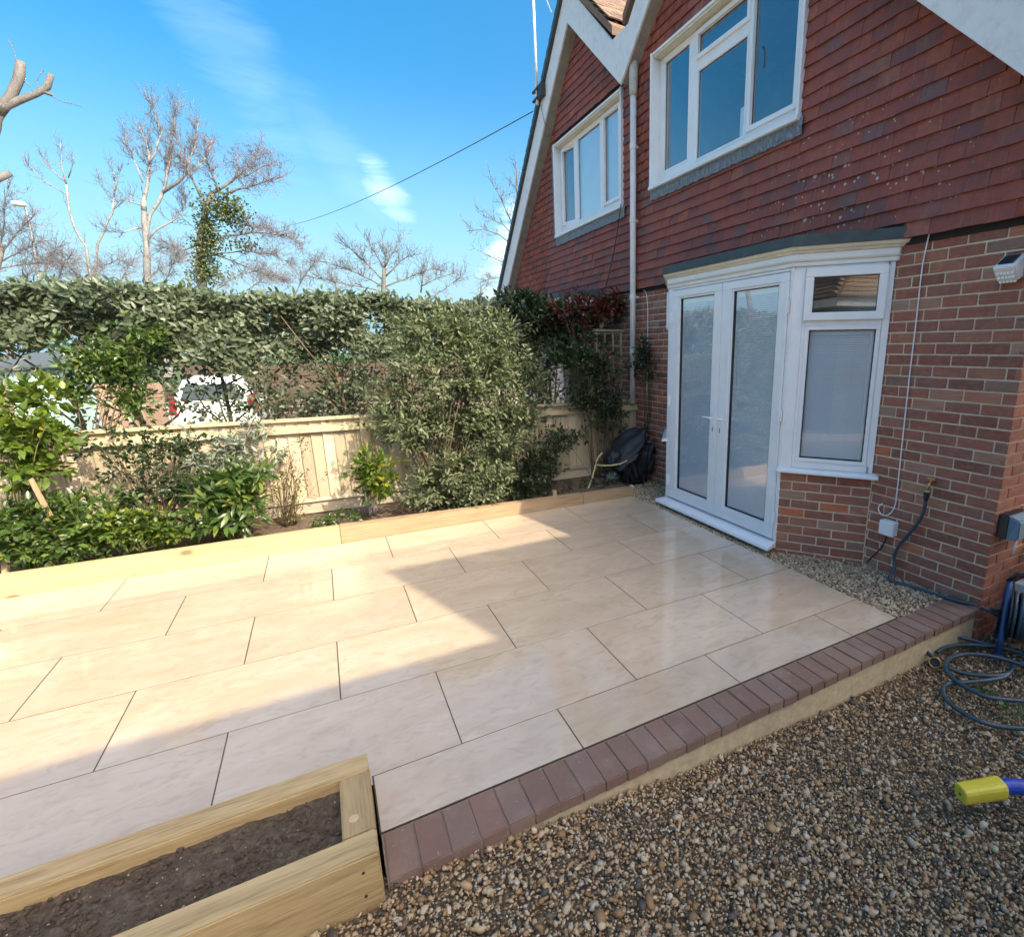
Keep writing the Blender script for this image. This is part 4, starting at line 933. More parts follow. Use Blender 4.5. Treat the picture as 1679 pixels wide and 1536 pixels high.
# ------------------------------------------------------------------ hedge behind the fence
def hedge():
    h = empty('hedge', (-.5, 6.95, -.2), label='tall clipped evergreen hedge on bare leggy trunks behind the fence', cat='hedge')
    N = 40000
    X = rng.uniform(-5.2, 3.1, N); lo = 1.56+.10*np.sin(X*2.1)+.09*np.sin(X*5.3+1); hi = 2.21+.03*np.sin(X*3.3)+.02*np.sin(X*11)
    face = rng.random(N); Z = lo+(hi-lo)*rng.random(N)**.85; Y = 6.5+.10*np.sin(X*4+Z*5)+.07*np.sin(X*9-Z*11)+np.abs(rng.normal(0, .10, N))
    top = face < .26; Y[top] = rng.uniform(6.5, 7.5, top.sum()); Z[top] = hi[top]+rng.normal(0, .035, top.sum())-.05*(np.abs(Y[top]-6.9) > .42)
    bk = (face > .26) & (face < .40); Y[bk] = 7.5-np.abs(rng.normal(0, .12, bk.sum()))
    deep = face > .88; Y[deep] = rng.uniform(6.6, 7.4, deep.sum())
    hole = (np.sin(X*3.7+1.2*np.sin(Z*4))+np.sin(Z*8.3+X*2.2)+np.sin(X*7.9-Z*3)) < -1.5; q = ~(hole & (Z < hi-.18) & ~top); 
    P = np.stack([X, Y, Z], 1)[q]; n = len(P); nz = np.where(top[q], 1.1, .35)
    Nn = unit(np.stack([rng.normal(0, .5, n), np.where(bk[q], .7, -.75)+rng.normal(0, .4, n), nz+rng.normal(0, .35, n)], 1))
    D = unit(np.stack([rng.normal(0, .7, n), rng.normal(-.25, .5, n), rng.normal(.25, .6, n)], 1))
    leaves('foliage', P, D, Nn, .075*rng.uniform(.6, 1.25, n), .037*rng.uniform(.7, 1.2, n), MT['lf_hedge'], h, tint=np.clip((.5+.28*np.sin(P[:, 0]*6+1.5*np.sin(P[:, 2]*9))*np.sin(P[:, 2]*11+P[:, 0]*3))*.6+rng.random(n)*.45-.05, 0, 1))
    # dangling sprays under the skirt
    c = np.stack([rng.uniform(-5, 3, 230), rng.uniform(6.45, 7.0, 230), rng.uniform(1.0, 1.62, 230)], 1); k = 9
    P = np.repeat(c, k, 0)+rng.normal(0, .065, (230*k, 3)); n = len(P)
    leaves('foliage', P, rng.normal(0, 1, (n, 3))+np.array([0, 0, -.1]), unit(rng.normal(0, .5, (n, 3))+np.array([0, -.5, .6])), .07*rng.uniform(.6, 1.2, n), .034, MT['lf_hedge'], h)
    b = MB(); xs = [-4.9, -4.0, -3.25, -2.95, -2.72, -2.05, -1.55, -.95, -.55, -.05, .35, .8, 1.3, 1.75, 2.3, 2.75]
    for x in xs:
        y = 6.85+rnd.uniform(-.12, .12); r = rnd.uniform(.016, .034); lean = rnd.uniform(-.22, .22)
        p = [(x+lean*t+.03*math.sin(t*5+x), y+.05*math.sin(t*4+x*3), -.2+t*1.65) for t in (0, .25, .5, .75, 1)]
        b.tube(p, [r, r*.9, r*.8, r*.7, r*.5], 7)
        for j in range(7):
            t = rnd.uniform(.40, .98); i = min(3, int(t*4)); a = np.array(p[i])*(1-(t*4-i))+np.array(p[i+1])*(t*4-i)
            e = a+np.array([rnd.uniform(-.5, .5), rnd.uniform(-.4, .3), rnd.uniform(.1, .7)]); md = (a+e)/2+np.array([rnd.uniform(-.06, .06), 0, rnd.uniform(-.1, .02)])
            b.tube([a, md, e], [r*.42, r*.32, r*.14], 5)
        for j in range(9):
            a = np.array([x+rnd.uniform(-.4, .4), y+rnd.uniform(-.4, .3), rnd.uniform(1.15, 1.6)]); e = a+np.array([rnd.uniform(-.25, .25), rnd.uniform(-.2, .1), rnd.uniform(-.12, .25)])
            b.tube([a, (a+e)/2+rng.normal(0, .02, 3), e], [.005, .004, .002], 4)
    for j in range(150):   # dead twigs in the shaded lower half of the face
        a = np.array([rnd.uniform(-4.6, 3.0), rnd.uniform(6.42, 6.8), rnd.uniform(1.25, 1.95)]); e = a+np.array([rnd.uniform(-.3, .3), rnd.uniform(-.16, .08), rnd.uniform(-.1, .3)])
        b.tube([a, (a+e)/2+rng.normal(0, .025, 3), e], [.005, .004, .0018], 4)
    b.build('trunk', MT['stem'], h, smooth=True, kind='stuff')
    c = np.concatenate([[P_(u, v, 6.6)] for u, v in ((425, 620), (432, 645), (418, 665), (400, 600), (330, 615), (300, 600), (352, 600), (310, 665), (370, 612), (440, 600), (290, 640), (455, 640), (380, 672), (345, 678), (412, 650), (405, 636), (420, 664), (410, 668), (388, 640), (395, 662), (340, 655), (320, 630), (376, 655), (360, 668), (500, 640), (520, 665), (540, 620), (470, 660), (590, 650), (610, 620), (250, 660), (235, 640), (270, 620))]); k = 15
    P = np.repeat(c, k, 0)+rng.normal(0, .05, (len(c)*k, 3)); n = len(P)
    leaves('foliage', P, rng.normal(0, 1, (n, 3))+np.array([0, 0, -.1]), unit(rng.normal(0, .5, (n, 3))+np.array([0, -.5, .6])), .065*rng.uniform(.6, 1.2, n), .034, MT['lf_hedge'], h)
hedge()

# ------------------------------------------------------------------ planting in and around the far bed
GB = 'shrubs in the far flower bed'
def bl(u, v, y, ru, rv, ry, n):    # ellipsoid given by where it appears and its depth half-size
    p = atY(u, v, y); s = y/CF*1.0/ _f.dot(ray(u, v)/np.linalg.norm(ray(u, v)))
    d = ray(u, v)*(y/ray(u, v)[1]); dep = d@_f; return (p[0], p[1], p[2], ru*dep/CF*1.12, ry, rv*dep/CF, n)
shrub('large_shrub', 'big rounded grey green evergreen shrub leaning over the fence, in the middle of the bed', 'shrub', P_(735, 838, 5.50),
      [bl(735, 600, 5.5, 96, 76, .36, 380), bl(808, 640, 5.42, 70, 92, .34, 300), bl(715, 545, 5.6, 62, 40, .28, 130), bl(790, 545, 5.6, 62, 36, .28, 130), bl(825, 705, 5.35, 52, 58, .28, 150), bl(665, 690, 5.45, 52, 50, .24, 130), bl(770, 775, 5.33, 76, 46, .24, 190), bl(872, 640, 5.5, 34, 52, .2, 70), bl(640, 650, 5.6, 26, 40, .16, 40), bl(735, 700, 5.5, 60, 50, .22, 110), bl(700, 800, 5.36, 50, 30, .2, 70)],
      11, .055, .060, .0235, 'lf_bush', 'stem', .012, 60, GB, inner=.45)
shrub('variegated_shrub', 'small pale edged shrub spilling onto the sleeper below the big grey green one', 'shrub', P_(800, 836, 5.18),
      [bl(800, 800, 5.17, 38, 34, .12, 77), bl(770, 818, 5.2, 40, 20, .1, 46)], 8, .035, .045, .02, 'lf_bush', 'stem', .004, 14, GB)
shrub('leafy_shrub', 'bright green big leaved shrub at the far left corner, taller than the fence', 'shrub', P_(45, 880, 5.45),
      [bl(48, 718, 5.40, 52, 42, .20, 62), bl(36, 765, 5.35, 46, 30, .16, 36), bl(10, 660, 5.5, 22, 30, .1, 14), bl(75, 650, 5.5, 26, 24, .1, 11), bl(52, 640, 5.5, 20, 36, .08, 9)],
      7, .05, .085, .046, 'lf_lime', 'greenstem', .006, 26, GB, inner=.25)
shrub('glossy_shrub', 'low glossy yellow green shrub along the sleeper at the left', 'shrub', P_(110, 915, 5.3),
      [bl(55, 858, 5.30, 76, 50, .2, 150), bl(160, 866, 5.27, 66, 40, .17, 120), bl(235, 874, 5.24, 52, 28, .12, 76), bl(110, 826, 5.38, 74, 20, .18, 40), bl(25, 900, 5.26, 40, 26, .12, 50), bl(110, 902, 5.22, 70, 20, .1, 70)],
      8, .04, .058, .028, 'lf_glossy', 'greenstem', .005, 30, GB, inner=.3)
shrub('golden_shrub', 'small golden leaved shrub low against the left sleeper', 'shrub', P_(215, 905, 5.22),
      [bl(205, 862, 5.19, 58, 26, .08, 65), bl(280, 868, 5.19, 24, 22, .06, 24)], 7, .035, .055, .026, 'lf_lime', 'greenstem', .005, 10, GB)
shrub('round_leaf_shrub', 'open dark green round leaved shrub in front of the orange lit boards', 'shrub', P_(260, 880, 5.55),
      [bl(262, 742, 5.55, 66, 34, .16, 66), bl(285, 800, 5.5, 46, 42, .15, 56), bl(190, 762, 5.6, 36, 34, .12, 18), bl(150, 725, 5.65, 45, 32, .1, 12), bl(225, 712, 5.68, 50, 18, .1, 12), bl(310, 730, 5.6, 30, 34, .1, 18), bl(215, 815, 5.5, 40, 24, .12, 26)],
      8, .045, .042, .028, 'lf_dark', 'stem', .006, 44, GB, inner=.2)
shrub('laurel', 'laurel with long glossy leaves between the round leaved and the silver shrubs', 'shrub', P_(380, 880, 5.35),
      [bl(372, 815, 5.32, 50, 44, .14, 52), bl(400, 790, 5.35, 40, 40, .13, 34), bl(365, 858, 5.25, 58, 22, .08, 40)], 7, .05, .125, .036, 'lf_glossy', 'greenstem', .007, 20, GB, inner=.2, droop=.3)
shrub('silver_shrub', 'silvery leaved buddleia sprigs standing against the pale boards', 'shrub', P_(380, 870, 5.6),
      [bl(392, 735, 5.65, 26, 36, .09, 31), bl(365, 745, 5.65, 22, 40, .09, 21), bl(425, 700, 5.7, 22, 18, .06, 15), bl(320, 745, 5.6, 15, 40, .07, 18), bl(452, 745, 5.7, 10, 12, .04, 7), bl(432, 765, 5.6, 24, 16, .07, 15)],
      7, .04, .085, .022, 'lf_silver', 'palebark', .006, 34, GB, inner=.2, droop=.3)
shrub('twiggy_shrub', 'thin twiggy shrub with tiny sparse leaves in front of bare fence boards', 'shrub', P_(478, 868, 5.6),
      [bl(475, 790, 5.6, 34, 70, .09, 96), bl(490, 725, 5.62, 16, 22, .05, 15), bl(470, 840, 5.55, 42, 20, .08, 40)], 5, .04, .022, .014, 'lf_olive', 'stem', .004, 46, GB, inner=.15)
shrub('mahonia', 'yellow green upright shrub with reddish stems left of the big evergreen', 'shrub', P_(612, 845, 5.32),
      [bl(612, 765, 5.30, 30, 26, .1, 40), bl(625, 800, 5.28, 32, 26, .1, 34), bl(605, 790, 5.3, 18, 24, .08, 18)], 8, .045, .08, .03, 'lf_lime', 'redtwig', .006, 22, GB, inner=.2)
shrub('ground_plant', 'low ferny green plants at the foot of the fence right of the twiggy shrub', 'plant', P_(548, 860, 5.4),
      [bl(560, 850, 5.35, 34, 13, .08, 52), bl(530, 858, 5.3, 20, 9, .06, 18)], 9, .025, .032, .013, 'lf_glossy', 'greenstem', .003, 8, 'low plants in the far flower bed')
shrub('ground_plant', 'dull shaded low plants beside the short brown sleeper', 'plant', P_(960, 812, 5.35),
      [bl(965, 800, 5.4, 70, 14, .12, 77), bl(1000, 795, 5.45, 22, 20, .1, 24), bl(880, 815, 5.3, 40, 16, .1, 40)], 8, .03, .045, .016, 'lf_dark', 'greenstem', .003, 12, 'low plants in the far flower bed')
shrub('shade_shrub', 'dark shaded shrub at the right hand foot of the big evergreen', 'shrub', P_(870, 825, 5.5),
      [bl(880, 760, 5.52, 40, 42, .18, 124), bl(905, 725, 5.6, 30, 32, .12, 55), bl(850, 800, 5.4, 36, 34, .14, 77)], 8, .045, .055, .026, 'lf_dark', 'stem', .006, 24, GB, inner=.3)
shrub('climbing_plant', 'rambling green climber over the trellis and fence end', 'climber', P_(985, 800, 5.8),
      [bl(985, 610, 5.72, 42, 62, .10, 139), bl(945, 590, 5.8, 44, 42, .12, 93), bl(1000, 670, 5.68, 34, 44, .10, 93), bl(955, 655, 5.75, 36, 24, .08, 52), bl(1035, 600, 5.85, 14, 26, .06, 15), bl(935, 715, 5.72, 34, 14, .06, 21)],
      8, .05, .055, .03, 'lf_dark', 'stem', .004, 30, None, inner=.2)
shrub('wall_climber', 'dark little climber on the brick wall between drainpipe and french doors', 'climber', P_(1062, 720, 5.62),
      [(3.52, 5.60, 1.62, .05, .20, .26, 46), (3.52, 5.50, 1.40, .05, .16, .16, 16)], 8, .04, .05, .028, 'lf_dark', 'stem', .004, 16, None, inner=.2)
shrub('photinia', 'red tipped photinia in front of the adjoining bay', 'shrub', (3.0, 6.7, -.2),
      [bl(968, 508, 6.35, 70, 24, .2, 232), bl(1012, 497, 6.3, 32, 20, .18, 71), bl(960, 548, 6.7, 75, 26, .25, 139)], 8, .06, .075, .026, 'lf_red', 'stem', .012, 30, None, inner=.2)
shrub('shaded_hedge_end', 'house end of the evergreen hedge, its shade put into darker leaves', 'shrub', (2.55, 6.7, -.2),  # same hedge; darker leaf colour stands in for the house's shadow
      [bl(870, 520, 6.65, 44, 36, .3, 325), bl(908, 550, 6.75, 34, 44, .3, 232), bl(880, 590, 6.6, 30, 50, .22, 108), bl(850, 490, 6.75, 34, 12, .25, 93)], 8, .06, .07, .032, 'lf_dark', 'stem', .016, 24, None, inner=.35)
shrub('sapling', 'tall leafy sapling rising over the fence left of the white car', 'sapling', P_(150, 800, 6.05),
      [bl(205, 600, 6.2, 34, 66, .12, 93), bl(145, 600, 6.1, 46, 56, .12, 86), bl(120, 640, 6.1, 26, 30, .1, 34), bl(250, 560, 6.3, 26, 30, .1, 27), bl(210, 660, 6.15, 24, 26, .1, 27)],
      7, .05, .06, .030, 'lf_glossy', 'stem', .006, 13, None, inner=.2)
shrub('evergreen_bush', 'small bright green bush beyond the fence under the hedge', 'shrub', (.1, 8.4, -.25), [bl(568, 625, 8.4, 40, 44, .35, 232), bl(545, 655, 8.3, 30, 24, .25, 77)], 9, .05, .05, .02, 'lf_glossy', 'stem', .01, 16, None)
shrub('dry_bush', 'pale dry bush beyond the fence right of the white car', 'shrub', (-.6, 8.6, -.25), [bl(490, 668, 8.6, 60, 18, .3, 170), bl(600, 668, 8.2, 40, 16, .25, 93)], 7, .06, .05, .022, 'lf_olive', 'stem', .008, 24, None)
# bed stake, peg, brown stick
b = MB(); b.hexa([P_(88, 845, 5.2), P_(77, 849, 5.2), P_(77, 849, 5.22), P_(88, 845, 5.22), P_(54, 783, 5.2), P_(46, 787, 5.2), P_(46, 787, 5.22), P_(54, 783, 5.22)])
b.build('wooden_stake', MT['stake'], None, bevel=.002, label='leaning brown wooden stake among the leaves at the left of the bed', cat='stake')
p = atY(909, 812, 5.22); b = MB(); b.box(p[0]-.022, p[0]+.022, 5.20, 5.245, .03, p[2]+.06); b.build('wooden_peg', MT['sleeper_tan'], None, bevel=.003, label='short square wooden peg behind the brown shaded sleeper', cat='peg')
b = MB(); q = [P_(2, 945, 5.16), P_(14, 945, 5.16), P_(10, 890, 5.3), P_(-2, 890, 5.3)]; b.hexa([q[0], q[1], tuple(np.array(q[1])+(0, .03, 0)), tuple(np.array(q[0])+(0, .03, 0)), q[3], q[2], tuple(np.array(q[2])+(0, .03, 0)), tuple(np.array(q[3])+(0, .03, 0))]); b.build('timber_post', MT['post'], None, bevel=.003, label='weathered timber post at the very left behind the pale sleeper', cat='post')

# ------------------------------------------------------------------ things on and by the house wall
def chain(pts, r, name, m, parent=None, n=8, sub=6, **k):   # smooth tube through points (Catmull-Rom)
    P = [np.array(p, float) for p in pts]; P = [2*P[0]-P[1]]+P+[2*P[-1]-P[-2]]; out = []
    for i in range(1, len(P)-2):
        for t in np.linspace(0, 1, sub, endpoint=False):
            a, b_, c, d = P[i-1], P[i], P[i+1], P[i+2]
            out.append(.5*((2*b_)+(c-a)*t+(2*a-5*b_+4*c-d)*t*t+(3*b_-a-3*c+d)*t**3))
    out.append(P[-2]); b = MB(); b.tube(out, r, n); return b.build(name, m, parent, smooth=True, **k)
chain([atX(u, v, x) for u, v, x in ((1526, 378, 3.60), (1521, 395, 3.592), (1512, 440, 3.606), (1503, 520, 3.608), (1491, 620, 3.608), (1480, 720, 3.606), (1471, 805, 3.604), (1467, 830, 3.603), (1459, 842, 3.602), (1449, 845, 3.6), (1441, 838, 3.598), (1441, 830, 3.598), (1447, 826, 3.6))], .0045, 'aerial_cable', MT['upvc'],
      label='long white aerial cable hanging down the brick wall and curling into a hook', cat='cable')
chain([atX(u, v, 3.607) for u, v in ((1040, 467), (1046, 473), (1056, 476), (1061, 490), (1062, 540), (1061, 620), (1060, 700), (1061, 722), (1066, 724))], .0045, 'aerial_cable', MT['upvc'], label='thin white cable running down the wall between drainpipe and french doors', cat='cable')
chain([atX(u, v, 3.53) for u, v in ((1018, 335), (1012, 380), (1003, 430), (993, 472))], .006, 'wall_cable', MT['black'], next_house)
jb = empty('junction_box', tuple(atX(1456, 864, 3.60)), label='small white junction box low on the brick wall under the hooked cable', cat='junction box')
p, q = atX(1441, 863, 3.555), atX(1465, 863, 3.555); zc = p[2]
b = MB(); b.box(3.572, 3.618, q[1], p[1], zc-.052, zc+.055); b.build('box', MT['upvc'], jb, bevel=.004)
b = MB(); b.box(3.553, 3.571, q[1]-.001, p[1]+.001, zc-.054, zc+.057); b.build('lid', MT['upvc'], jb, bevel=.005, seg=2)
chain([(3.585, (p[1]+q[1])/2, zc-.05), atX(1448, 893, 3.59), atX(1440, 903, 3.59), atX(1428, 915, 3.585), atX(1421, 922, 3.58)], .006, 'power_lead', MT['black'], jb)
# solar light
sl_ = empty('solar_light', tuple(atX(1655, 440, 3.55)), label='white solar wall light with a dark panel high on the bricks at the right', cat='wall light')
LY0, LY1 = atX(1672, 440, 3.56)[1], atX(1636, 440, 3.56)[1]; zt, zm, zb = atX(1655, 417, 3.60)[2], atX(1650, 438, 3.50)[2], atX(1655, 460, 3.575)[2]
b = MB(); b.prism([(3.614, zt), (3.505, zm+.012), (3.500, zm), (3.570, zb), (3.580, zb), (3.614, zb+.02)], LY0, LY1, lambda a, z, h: (a, h, z)); b.build('body', MT['upvc'], sl_, bevel=.008, seg=2)
b = MB(); t0 = np.array((3.598, zt-.014)); t1 = np.array((3.515, zm+.018)); nn = np.array((-(zt-zm), .11)); nn = nn/np.linalg.norm(nn)*.008
b.hexa([(t0[0]+nn[0]*.6, LY0+.018, t0[1]+nn[1]*.6), (t1[0]+nn[0]*.6, LY0+.018, t1[1]+nn[1]*.6), (t1[0]+nn[0]*.6, LY1-.018, t1[1]+nn[1]*.6), (t0[0]+nn[0]*.6, LY1-.018, t0[1]+nn[1]*.6)]+[(t0[0]+nn[0]*1.2, LY0+.018, t0[1]+nn[1]*1.2), (t1[0]+nn[0]*1.2, LY0+.018, t1[1]+nn[1]*1.2), (t1[0]+nn[0]*1.2, LY1-.018, t1[1]+nn[1]*1.2), (t0[0]+nn[0]*1.2, LY1-.018, t0[1]+nn[1]*1.2)])
b.build('panel', MT['black'], sl_)
for i in range(3):
    for j in range(5):
        z = zm-.03-.022*i; xx = 3.500+(zm-z)/(zm-zb)*.070-.002; y = LY0+.02+(LY1-LY0-.04)*j/4
        b = MB(); b.box(xx-.004, xx+.002, y-.007, y+.007, z-.006, z+.006); b.build('led', MT['paleal'], sl_)
# outside tap and hose
tp = atX(1524, 796, 3.56); tap = empty('garden_tap', tuple(tp), label='brass outside tap with a black hose connector on the brick wall', cat='tap')
b = MB(); b.tube([(3.62, tp[1], tp[2]+.015), (3.565, tp[1], tp[2]+.015), (3.545, tp[1], tp[2]+.005), (3.540, tp[1], tp[2]-.03)], [.012, .012, .012, .011], 10); b.tube([(3.565, tp[1], tp[2]+.012), (3.56, tp[1]-.01, tp[2]+.045)], .009, 8); b.build('spout', MT['brass'], tap, smooth=True)
b = MB(); b.box(3.55, 3.57, tp[1]-.035, tp[1]+.02, tp[2]+.045, tp[2]+.055); b.build('handle', MT['brass'], tap, bevel=.003)
b = MB(); b.lathe([(.010, 0), (.016, -.004), (.016, -.022), (.019, -.026), (.019, -.06), (.014, -.07), (.012, -.085)], (3.540, tp[1], tp[2]-.022), n=14); b.build('connector', MT['black'], tap, smooth=False)
b = MB(); b.lathe([(.0165, -.005), (.0172, -.010), (.0165, -.020)], (3.540, tp[1], tp[2]-.022), n=14); b.build('collar', MT['strap'], tap)
HR = .0125
hose = empty('garden_hose', tuple(atZ(1590, 1100, -.2)), label='dark blue garden hose running from the tap and lying in loops on the shingle', cat='hose')
c0 = (3.540, tp[1], tp[2]-.10)
gp = lambda u, v, h=.012: tuple(atZ(u, v, -.195+h))
chain([c0, atX(1512, 845, 3.545), atX(1495, 870, 3.56), atX(1476, 892, 3.57), atX(1466, 912, 3.57), atX(1467, 930, 3.56), (3.50, 2.09, .012), (3.53, 1.95, .013), (3.555, 1.80, .014), (3.585, 1.66, .014), (3.64, 1.545, .01), (3.68, 1.44, -.02)], HR, 'hose_run', MT['hose'], hose)
PA = [(1528, 1076), (1520, 1067), (1523, 1051), (1540, 1042), (1566, 1043), (1605, 1052), (1640, 1062)]
PB = [(1536, 1069), (1553, 1061), (1584, 1057), (1623, 1059), (1657, 1065), (1690, 1078), (1715, 1100), (1700, 1108)]
PC = [(1700, 1098), (1679, 1091), (1649, 1081), (1610, 1073), (1576, 1073), (1555, 1081), (1550, 1095), (1563, 1113), (1589, 1129), (1623, 1143), (1679, 1149), (1730, 1150)]
PD = [(1552, 1094), (1584, 1104), (1626, 1108), (1652, 1104), (1661, 1094), (1658, 1084)]
PE = [(1655, 1104), (1641, 1111), (1610, 1116), (1574, 1119), (1553, 1121), (1546, 1129), (1550, 1145), (1571, 1163), (1605, 1181), (1641, 1191), (1679, 1194), (1730, 1196)]
for i, L in enumerate((PA, PB, PC, PD, PE)):
    hh = (.03, .018, .034, .014, .016)[i]; chain([gp(u, v, hh+.006*math.sin(j*2.1+i)) for j, (u, v) in enumerate(L)], HR, 'hose_loop', MT['hose'], hose)
cc = np.array(gp(1533, 1086, .03)); ax = CAM-cc; ax /= np.linalg.norm(ax); b = MB()
b.lathe([(.012, -.05), (.018, -.03), (.026, -.02), (.030, 0), (.026, 0), (.024, -.012), (.0001, -.013)], cc, ax, 20); b.build('hose_end', MT['black'], hose)
b = MB(); b.lathe([(.0305, -.004), (.034, .0), (.032, .004), (.0265, .003), (.0305, -.004)], cc, ax, 20, False); b.build('brass_ring', MT['brass'], hose, smooth=True)
# hose reel
ra = np.array([.42, -.9075, 0]); rc = np.array([3.70, 1.285, .03]); reel = empty('hose_reel', (3.69, 1.30, -.21), label='blue and black hose reel standing at the house corner', cat='hose reel')
side = np.array([.9075, .42, 0]); up = np.array([0, 0, 1.0])
b = MB(); b.lathe([(.05, -.11), (.17, -.11), (.17, -.10), (.07, -.095), (.07, .095), (.17, .10), (.17, .11), (.05, .11)], rc, ra, 28); b.build('drum', MT['black'], reel)
b = MB()
for i in range(7):
    for rr in (.095, .118, .140): 
        cx = rc+ra*(-.08+.0265*i+.006*math.sin(i*3+rr*40)); ring = [cx+rr*(math.cos(t)*side+math.sin(t)*up) for t in np.linspace(0, 2*math.pi, 26, endpoint=False)]; b.tube(ring, .0125, 6, closed=True)
b.build('wound_hose', MT['hose'], reel, smooth=True)
for s in (-1, 1):
    b = MB(); o = rc+ra*.128*s
    b.tube([o-side*.15-up*.235, o-side*.125-up*.12, o-side*.085+up*.06, o-side*.05+up*.185, o+side*.0+up*.215, o+side*.05+up*.185, o+side*.10+up*.05, o+side*.16-up*.235], [.020, .017, .016, .016, .016, .016, .016, .020], 8)
    b.lathe([(.03, -.012), (.04, -.006), (.04, .006), (.03, .012)], o, ra, 14); b.build('side_frame', MT['reelblue'], reel, smooth=True)
    b = MB(); 
    for q in (-.15, .16): f0 = o+side*q-up*.235; b.tube([f0-side*.04, f0+side*.04], .024, 8)
    b.build('foot', MT['reelblue'], reel)
b = MB(); b.tube([rc-ra*.14+up*.215, rc-ra*.10+up*.27, rc+ra*.10+up*.27, rc+ra*.14+up*.215], .014, 8); b.build('handle', MT['black'], reel, smooth=True)
b = MB(); b.tube([rc+side*.0-ra*.13, rc-ra*.19, rc-ra*.19+side*.09-up*.04], .010, 8); b.build('crank', MT['black'], reel, smooth=True)
# box, pot and plants round the corner
wb = empty('weatherproof_box', (3.75, 1.49, .57), label='blue grey weatherproof electric box on the return wall round the corner', cat='electric box')
b = MB(); b.box(3.655, 3.90, 1.468, 1.530, .505, .66); b.build('base', MT['black'], wb, bevel=.006)
b = MB(); b.hexa([(3.645, 1.40, .52), (3.91, 1.40, .52), (3.91, 1.468, .50), (3.645, 1.468, .50), (3.66, 1.41, .635), (3.90, 1.41, .635), (3.91, 1.468, .665), (3.645, 1.468, .665)]); b.build('cover', MT['boxgrey'], wb, bevel=.008, seg=2)
b = MB(); b.tube([(3.75, 1.45, .50), (3.74, 1.45, .43), (3.75, 1.46, .38)], .008, 6); b.build('plug_lead', MT['paleal'], wb, smooth=True)
pt = empty('plant_trough', (4.25, 1.37, -.22), label='white plastic plant trough behind the hose reel', cat='plant pot')
b = MB(); b.hexa([(4.00, 1.26, -.22), (4.6, 1.26, -.22), (4.6, 1.46, -.22), (4.00, 1.46, -.22), (3.96, 1.22, .13), (4.64, 1.22, .13), (4.64, 1.50, .13), (3.96, 1.50, .13)]); b.build('trough', MT['upvc'], pt, bevel=.008)
shrub('potted_plant', 'bright green leafy plant in the white trough at the right edge', 'plant', (4.25, 1.36, .12), [(4.2, 1.36, .27, .28, .10, .10, 40), (4.1, 1.42, .34, .10, .08, .08, 12)], 8, .035, .06, .022, 'lf_glossy', 'greenstem', .004, 14)
shrub('weed', 'small green weed in the shingle inside the hose loops', 'plant', tuple(atZ(1620, 1130, -.2)), [tuple(atZ(1618, 1133, -.185))+(.06, .05, .015, 10), tuple(atZ(1655, 1160, -.185))+(.07, .05, .015, 10)], 6, .02, .03, .009, 'lf_glossy', 'greenstem', .002, 4)
# yellow and blue hand tool
nz = empty('hose_wand', tuple(atZ(1605, 1305, -.2)), label='yellow capped blue hose wand lying on the shingle at the right edge', cat='hose wand')
p0 = atZ(1574, 1301, -.10); p1 = atZ(1643, 1290, -.085); p2 = atZ(1700, 1293, -.09); p3 = atZ(1790, 1305, -.10); d = p1-p0; d /= np.linalg.norm(d)
def rsq(o, ax, prof, m, name, n=24, pw=3.2):
    ax = ax/np.linalg.norm(ax); x = np.cross(ax, [0, 0, 1.0]); x /= np.linalg.norm(x); y = np.cross(x, ax); b = MB(); v = []
    for r, h in prof:
        for k in range(n):
            a = 2*math.pi*k/n; c, s = math.cos(a), math.sin(a); q = (abs(c)**pw+abs(s)**pw)**(-1/pw); v.append(tuple(o+ax*h+r*q*(c*x+s*y)))
    f = [(i*n+k, i*n+(k+1) % n, (i+1)*n+(k+1) % n, (i+1)*n+k) for i in range(len(prof)-1) for k in range(n)]+[tuple(range(n))[::-1], tuple(range((len(prof)-1)*n, len(prof)*n))]
    b.add(v, f); return b.build(name, m, nz, smooth=False)
Ln = np.linalg.norm(p1-p0)
rsq(p0, d, [(.030, 0), (.036, .004), (.037, .055), (.0355, .057), (.0365, .060), (.039, Ln-.012), (.038, Ln-.004), (.030, Ln)], MT['yellow'], 'yellow_cap')
b = MB(); b.lathe([(.0001, -.0008), (.006, -.0006), (.006, .002)], p0, d, 12); b.build('nozzle_hole', MT['gasket'], nz)
chain([p1-d*.01, p1+d*.03, p2, p3], [.029]+[.031]*18, 'blue_handle', MT['royal'], nz, 14)
# covered bundle in the corner
bd = empty('covered_bundle', (3.3, 5.6, -.02), label='black covered garden machine with tilted lid and yellow strap, in the corner', cat='garden machine')
def blob(name, c, r, m, rot=(0, 0, 0), amp=.08, seed=1, parent=None):
    bm = bmesh.new(); bmesh.ops.create_icosphere(bm, subdivisions=4, radius=1); rs_ = np.random.default_rng(seed); k = rs_.normal(0, 4.5, (5, 3)); ph = rs_.uniform(0, 6, 5)
    for v in bm.verts:
        p = np.array(v.co); s = 1+amp*sum(math.sin(k[i].dot(p)+ph[i]) for i in range(5))/2.2
        p = np.sign(p)*np.abs(p)**.8; v.co = Vector(p*s)
    mt = Matrix.LocRotScale(Vector(c), Matrix.Rotation(rot[2], 3, 'Z').to_quaternion() @ Matrix.Rotation(rot[1], 3, 'Y').to_quaternion() @ Matrix.Rotation(rot[0], 3, 'X').to_quaternion(), Vector(r))
    bm.transform(mt); me = bpy.data.meshes.new(name); bm.to_mesh(me); bm.free(); me.polygons.foreach_set('use_smooth', [True]*len(me.polygons)); return link(name, me, m, parent)
